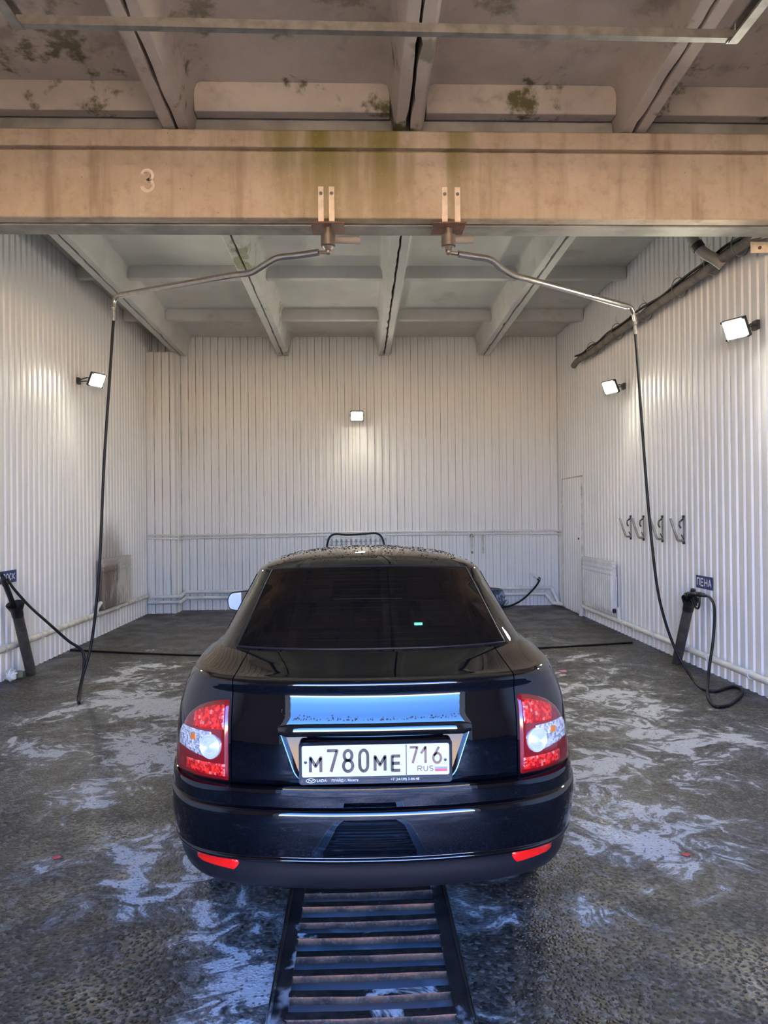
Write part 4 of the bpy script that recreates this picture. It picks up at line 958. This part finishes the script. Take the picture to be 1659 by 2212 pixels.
# ================================================================== MAT CLIPS (right wall)
for i, y in enumerate((9.115, 8.70, 8.152, 7.61)):
    lab = ['farthest of four steel mat clips on the right wall, nearest the door', 'second mat clip from the door on the right wall', 'third mat clip from the door, crossed by the hanging hose', 'nearest of four steel mat clips on the right wall'][i]
    x = XR-.028; t = thing('mat_clip', (x, y, 1.26), lab, 'clip', 'mat clips on the right wall')
    m = M(); m.bx(x-.006, x+.004, y-.012, y+.012, 1.27, 1.56); m.build('back_strip', MAT['galv'], t)
    for z in (1.275, 1.553): m = M(); m.bx(x-.014, x+.004, y-.016, y+.016, z-.016, z+.014); m.build('end_cap', MAT['plastic'], t, bevel=.003)
    m = M(); m.tube([(x-.006, y, 1.53), (x-.045, y, 1.50), (x-.050, y, 1.46), (x-.035, y, 1.43)], .010, 8); m.tube([(x-.004, y, 1.31), (x-.03, y, 1.36)], .006, 6); m.build('spring_clip', MAT['plastic'], t, smooth=True)
    m = M(); m.tube([(x-.004, y, 1.292), (x-.055, y+.01, 1.297), (x-.065, y+.01, 1.30), (x-.135, y+.03, 1.535)], .013, 8); m.build('lever_bar', MAT['galv'], t, smooth=True)

# ================================================================== RADIATORS
def section_mesh(mt, h=.70, w=.080, d=.085):
    """one section: width along x, face towards -y"""
    m = M(); hw = w/2-.002
    m.bx(-hw, hw, -.012, .0, .05, h-.20)                  # rear web
    m.bx(-.012, .012, -d+.01, -.005, .03, h-.02)          # central column
    pr = [(-hw, -d+.030), (-.024, -d), (.024, -d), (hw, -d+.030), (hw, -d+.034), (-hw, -d+.034)]
    for z0, z1 in ((.035, h-.185), (h-.163, h-.125), (h-.100, h-.066)):      # front fin, two louvre bars
        m.prism(pr[::-1], lambda x, y: (x, y, z0), lambda x, y: (x, y, z1))
    m.bx(-hw, hw, -d+.008, -.012, h-.036, h)              # top cap
    m.bx(-.006, .006, -d-.002, -d+.004, h-.17, h-.02)
    m.tube([(-w/2, -.045, h-.055), (w/2, -.045, h-.055)], .024, 10); m.tube([(-w/2, -.045, .055), (w/2, -.045, .055)], .024, 10)
    me = m.mesh('radiator_section'); me.materials.append(mt); return me
def radiator(base, rz, n, me, label, w=.0835, mt=None):
    t = thing('radiator', base, label, 'radiator'); t.rotation_euler = (0, 0, rz)
    for i in range(n):
        o = bpy.data.objects.new('radiator_section', me); col.objects.link(o); o.parent = t; o.location = ((i-(n-1)/2)*w, 0, 0)
    for s in (-1, 1):
        mm = M(); mm.lathe([(0, .030), (.018, .030), (.022, .018), (.03, .016)], (s*n*w/2, -.045, .645), (s, 0, 0), 10); me2 = mm.mesh('end_plug'); me2.materials.append(mt or MAT['wpaint'])
        o = bpy.data.objects.new('end_plug', me2); col.objects.link(o); o.parent = t
    return t
meL = section_mesh(MAT['radstain']); meW = section_mesh(MAT['wpaint'])
radiator((XL+.055, 10.36, .345), pi/2, 14, meL, 'brown-stained radiator on the left wall', mt=MAT['radstain'])
radiator((XR-.055, 10.19, .245), -pi/2, 15, meW, 'white sectional radiator on the right wall beside the door')
radiator((-.055, YB-.07, .565), 0, 12, meW, 'white radiator on the back wall, only its top showing above the car roof')
tag(hose([(-.56, YB-.19, .95), (-.545, YB-.19, 1.12), (-.50, YB-.19, 1.24), (-.42, YB-.18, 1.285), (-.2, YB-.17, 1.272), (.1, YB-.17, 1.285), (.30, YB-.17, 1.288), (.375, YB-.18, 1.24), (.42, YB-.19, 1.12), (.44, YB-.19, .95)], .017, 'black hose draped over the back wall radiator'), cat='hose')

# ================================================================== PIPES
def pipe(name, pts, r, label, mt, clamps=(), cat='pipe', elbows=True, clampdir=None, group=None, extra=None):
    P = [Vector(p) for p in pts]; b = P[0].copy(); b.z = min(p.z for p in P)
    t = thing(name, b, label, cat, group)
    for a, c in zip(P[:-1], P[1:]): m = M(); m.tube([a, c], r, 12); m.build('pipe_run', mt, t, smooth=True, angle=50)
    if elbows:
        for p in P[1:-1]: m = M(); m.ball(p, r*1.28, 12); m.build('elbow', mt, t, smooth=True, angle=80)
    for c, ax in clamps:
        m = M(); m.lathe([(-.016, r+.003), (-.016, r+.009), (.016, r+.009), (.016, r+.003)], c, ax, 12); m.box(Vector(c) + Vector(clampdir or (0, 0, 0))*(r+.004), (.012, .03, .02) if abs((clampdir or (0, 0, 0))[0]) else (.03, .012, .02)); m.build('clamp', mt, t)
    return t
pipe('heating_pipe', [(XL+.068, 4.4, .335), (XL+.068, 12.06, .315), (-3.49, 12.06, .30)], .032, 'white heating pipe running low along the left wall', MAT['dirtyw'], [((XL+.068, y, .325), (0, 1, 0)) for y in (6.3, 7.2, 8.0, 8.9, 9.7, 10.5, 11.3)], clampdir=(-1, 0, 0))
t = pipe('radiator_riser', [(XL+.068, 9.62, .33), (XL+.085, 9.70, .44), (XL+.10, 9.76, .47)], .028, 'stained white valve riser at the foot of the left radiator', MAT['dirtyw'])
pipe('heating_pipe', [(XR-.068, 4.4, .165), (XR-.068, 10.80, .165), (XR-.068, 11.02, .17), (XR-.085, 11.06, .02)], .032, 'white heating pipe running low along the right wall', MAT['wpaint'], [((XR-.068, y, .165), (0, 1, 0)) for y in (5.6, 6.25, 7.0, 7.7, 8.3, 8.9, 9.3)], clampdir=(1, 0, 0))
t = pipe('radiator_riser', [(XR-.068, 9.45, .17), (XR-.085, 9.45, .35)], .026, 'white valve riser at the near end of the right radiator', MAT['wpaint'])
m = M(); m.lathe([(0, .03), (.03, .03)], (XR-.115, 9.47, .30), (-1, 0, 0), 12); m.build('valve_cap', MAT['plastic'], t)
for (z1, z2, yy, xe, lab) in ((.285, .322, .075, 3.33, 'upper white pipe of the pair low on the back wall'), (.195, .222, .085, 3.23, 'lower white pipe of the pair low on the back wall')):
    pipe('heating_pipe', [(XL+.05, PY0-yy, z1), (PX1+.09, PY0-yy, z1), (PX1+.09, YB-yy-.02, z2), (xe, YB-yy-.02, z2-.012), (xe+.10, YB-.12-yy, .06), (3.465, YB-.20-yy*(1 if z1 > .25 else 2.2), .05)], .030, lab, MAT['wpaint'],
         [((x, YB-yy-.02, z2-.004), (1, 0, 0)) for x in (-2.3, -1.3, -.2, .9, 2.0, 2.8)], clampdir=(0, 1, 0), group='pipes along the back wall')
for (dz, lab) in ((0, 'upper thin line of the pair crossing the back wall above the car'), (-.052, 'lower thin line of the pair crossing the back wall above the car')):
    pipe('air_line', [(XL+.05, PY0-.062, 1.31+dz), (PX1+.06, PY0-.062, 1.295+dz), (PX1+.06, YB-.045, 1.292+dz), (-1.6, YB-.045, 1.300+dz), (-.4, YB-.045, 1.318+dz), (1.2, YB-.045, 1.312+dz), (3.40, YB-.045, 1.305+dz), (3.44, YB-.35, 1.30+dz)], .016, lab, MAT['wpaint'],
         [((x, YB-.045, z+dz), (1, 0, 0)) for x, z in ((-2.6, 1.295), (-1.7, 1.30), (-.8, 1.312), (.6, 1.313), (1.5, 1.311), (2.6, 1.307))], elbows=False, clampdir=(0, 1, 0), group='thin lines on the back wall')
for x, lab, mt in ((1.95, 'grimy short drop pipe with tap, left of two on the back wall', 'brass'), (2.14, 'white short drop pipe with tap, right of two on the back wall', 'dirtyw')):
    t = pipe('drop_pipe', [(x, YB-.075, 1.25), (x+.008, YB-.06, .98), (x, YB-.10, .94)], .016, lab, MAT['dirtyw'], group='drop pipes on the back wall')
    m = M(); m.ball((x, YB-.05, 1.24), .028); m.tube([(x-.04, YB-.06, 1.21), (x+.04, YB-.06, 1.21)], .008, 6); m.lathe([(0, .02), (.03, .018)], (x, YB-.10, .945), (0, -1, -.3), 10); m.build('tap', MAT[mt], t)
t = pipe('wall_tap', [(3.00, YB-.03, .555), (3.03, YB-.09, .53), (3.105, YB-.12, .475)], .026, 'white elbow outlet low on the back wall near the right corner', MAT['wpaint'])
m = M(); m.tube([(3.09, YB-.115, .485), (3.125, YB-.125, .455)], .032, 10); m.build('collar', MAT['plastic'], t)
hose([(3.12, YB-.125, .455), (3.07, YB-.15, .38), (2.95, YB-.20, .26), (2.78, YB-.26, .13), (2.60, YB-.30, .045), (2.45, YB-.33, .02), (2.2, YB-.36, .018)], .016, 'short black hose trailing from the white outlet to the floor at the back', 'outlet_hose')
# lagged pipe bundle high on the right wall
pth = [(XR-.16, 11.05, 3.88), (XR-.16, 10.9, 3.915)] + [(XR-.16+R_.uniform(-.008, .008), 10.9-.35*i, 3.912+R_.uniform(-.008, .008)) for i in range(1, 16)]
t = thing('lagged_pipe', (XR-.13, 8.4, 3.82), 'dark lagged pipe bundle tied along the top of the right wall', 'pipe')
m = M(); m.tube(spline(pth, 3), .044, 10); m.build('lagging', MAT['lag2'], t, smooth=True, angle=70)
m = M(); m.tube(spline([(x+.045, y, z+.052+R_.uniform(-.012, .012)) for x, y, z in pth[1:]], 3), .040, 8); m.build('lagging', MAT['lag'], t, smooth=True, angle=70)
m = M(); m.tube(spline([(x-.02, y, z+.058+R_.uniform(-.02, .025)) for x, y, z in pth[1:]], 4), .014, 6); m.build('cable', MAT['rubber'], t, smooth=True)
for y in (10.2, 9.2, 8.3, 7.4, 6.7, 6.2):
    m = M(); m.tube([(XR-.14+.085*cos(a), y, 3.94+.105*sin(a)) for a in np.linspace(0, 2*pi, 14)[:-1]], .005, 5, closed=True); m.build('wire_tie', MAT['galv'], t)
    m = M(); m.tube([(XR-.12, y, 4.03), (XR-.16, y+.03, 4.10), (XR-.13, y+.06, 4.16)], .0025, 4); m.build('tie_tail', MAT['galv'], t)
t = thing('waste_pipe', (3.2, 6.5, 3.8), 'grey plastic elbow pipe dropping from the beam to the lagged pipe', 'pipe')
m = M(); m.tube(spline([(3.02, 6.60, 4.40), (3.10, 6.62, 4.22), (3.20, 6.58, 4.02), (3.30, 6.52, 3.92), (3.36, 6.50, 3.86)], 8), .050, 16); m.build('pipe_run', MAT['pvc'], t, smooth=True, angle=60)
m = M(); m.lathe([(-.03, .053), (-.03, .058), (.03, .058), (.03, .053)], (3.17, 6.595, 4.07), (.42, -.18, -.8), 16); m.build('joint_ring', MAT['plastic'], t, smooth=True, angle=40)
# cream angle bracket on the right wall by the beam
t = thing('wall_bracket', (3.40, 5.95, 3.76), 'cream painted steel bracket on the right wall under the beam end', 'bracket')
m = M(); m.bx(3.30, XR-.02, 5.92, 5.935, 3.765, 3.86); m.build('bracket_plate', MAT['strap'], t, bevel=.003)
m = M(); m.box((3.36, 5.80, 3.872), (.10, .30, .03), Matrix.Rotation(.22, 3, 'X')); m.build('bracket_arm', MAT['strap'], t, bevel=.003)
m = M(); m.lathe([(0, .014), (.012, .014)], (3.37, 5.92, 3.805), (0, -1, 0), 6); m.build('bolt', MAT['rust'], t)

# ================================================================== GATE TRACK UNDER THE FRONT CEILING
t = thing('gate_track', (.15, 1.4, 4.0), 'galvanised overhead gate track with a cross bar under the front ceiling', 'track')
def crail(a, b, w, h, side):
    mm = M(); a, b = Vector(a), Vector(b); d = (b-a).normalized(); s = Vector(side).normalized(); u = s.cross(d)
    pr = [(-w/2, -h/2), (w/2, -h/2), (w/2, -h/2+.012), (-w/2+.012, -h/2+.012), (-w/2+.012, h/2-.012), (w/2, h/2-.012), (w/2, h/2), (-w/2, h/2)]
    mm.prism(pr, lambda x, y: a + s*x + u*y, lambda x, y: b + s*x + u*y); return mm
crail((-1.69, 3.68, 4.10), (1.99, 3.72, 4.10), .046, .040, (0, 0, 1)).build('cross_bar', MAT['galv'], t)
for x, s in ((-1.69, 1), (1.99, -1)):
    crail((x, 3.72 if s < 0 else 3.68, 4.10), (x, YF+.02, 4.10), .05, .075, (s, 0, 0)).build('side_rail', MAT['galv'], t)
    for y in (2.9, 1.2): m = M(); m.bx(x-.02, x+.02, y-.004, y+.004, 4.10, zb_front(y)+.35); m.build('hanger', MAT['galv'], t)
    m = M(); m.bx(x-.03, x+.03, 3.64 if s > 0 else 3.68, 3.70 if s > 0 else 3.74, 4.072, 4.08); m.build('corner_plate', MAT['galv'], t)

# ================================================================== SMALL THINGS ON THE FLOOR
hose([(-3.5, 8.86, .012), (-2.6, 8.575, .012), (-1.72, 8.36, .012), (-.6, 8.25, .012), (.6, 8.30, .012), (1.95, 8.46, .012), (2.62, 8.585, .012), (3.0, 8.67, .012), (3.33, 8.745, .012)], .012, 'black cable lying straight across the floor ahead of the car', 'floor_cable')
def scrap(c, r, mt, label, n=9, h=.006):
    mm = M(); P = [(r*R_.uniform(.5, 1.1)*cos(2*pi*i/n)*1.5, r*R_.uniform(.5, 1.1)*sin(2*pi*i/n)) for i in range(n)]
    V = [(c[0]+x, c[1]+y, .003+R_.uniform(0, h)) for x, y in P] + [(c[0]+x, c[1]+y, .001) for x, y in P] + [(c[0], c[1], .003+h)]
    mm.add(V, [(i, (i+1) % n, 2*n) for i in range(n)] + [(n+i, n+(i+1) % n, (i+1) % n, i) for i in range(n)]); return tag(mm.build('paper_scrap', mt), label, 'scrap')
scrap((2.05, 7.26), .035, MAT['pink'], 'small pink scrap on the wet floor to the right of the car')
scrap((-1.446, 3.465), .016, MAT['redscrap'], 'tiny red scrap on the wet floor to the left of the rear bumper')
scrap((1.512, 3.328), .016, MAT['redscrap'], 'tiny red scrap on the wet floor to the right of the rear bumper')
m = M()
for k in range(5):
    a = R_.uniform(0, pi); m.tube([Vector((-3.43, 7.22, .07)) + Vector((cos(b)*.055*cos(a), sin(b)*.055, cos(b)*.06*sin(a))) for b in np.linspace(0, 2*pi, 12)[:-1]], .007, 6, closed=True)
m.ball((-3.43, 7.22, .06), .05, 12); tag(m.build('plastic_valve', MAT['glassbag'], smooth=True), 'clear white plastic fitting on the floor at the left picture edge', 'fitting')
m = M(); m.box((-3.43, 7.40, .035), (.06, .05, .07), Matrix.Rotation(.4, 3, 'Z')); tag(m.build('sponge_scrap', MAT['sponge'], bevel=.012), 'greenish grey lump of sponge at the foot of the left wall', 'scrap')
# weeds where the back wall meets the floor
for i, (x, s_) in enumerate(((2.20, 1.0), (2.42, .8))):
    m = M()
    for k in range(70):
        a, h = R_.uniform(0, 2*pi), R_.uniform(.04, .17)*s_; b = Vector((x+R_.gauss(0, .05), YB-.05-abs(R_.gauss(0, .02)), 0)); e = b + Vector((cos(a)*.06, -abs(sin(a))*.05, h)); w = Vector((.007, 0, 0))
        m.add([b-w, b+w, e+w*.8, e-w*.8, e+Vector((0, -.01, .02))], [(0,1,2,3),(3,2,4)])
    tag(m.build('weed_tuft', MAT['weed']), ['larger dark green tuft growing at the foot of the back wall behind the right mirror', 'smaller green tuft at the foot of the back wall, nearer the outlet hose'][i], 'weed', 'weeds at the back wall')
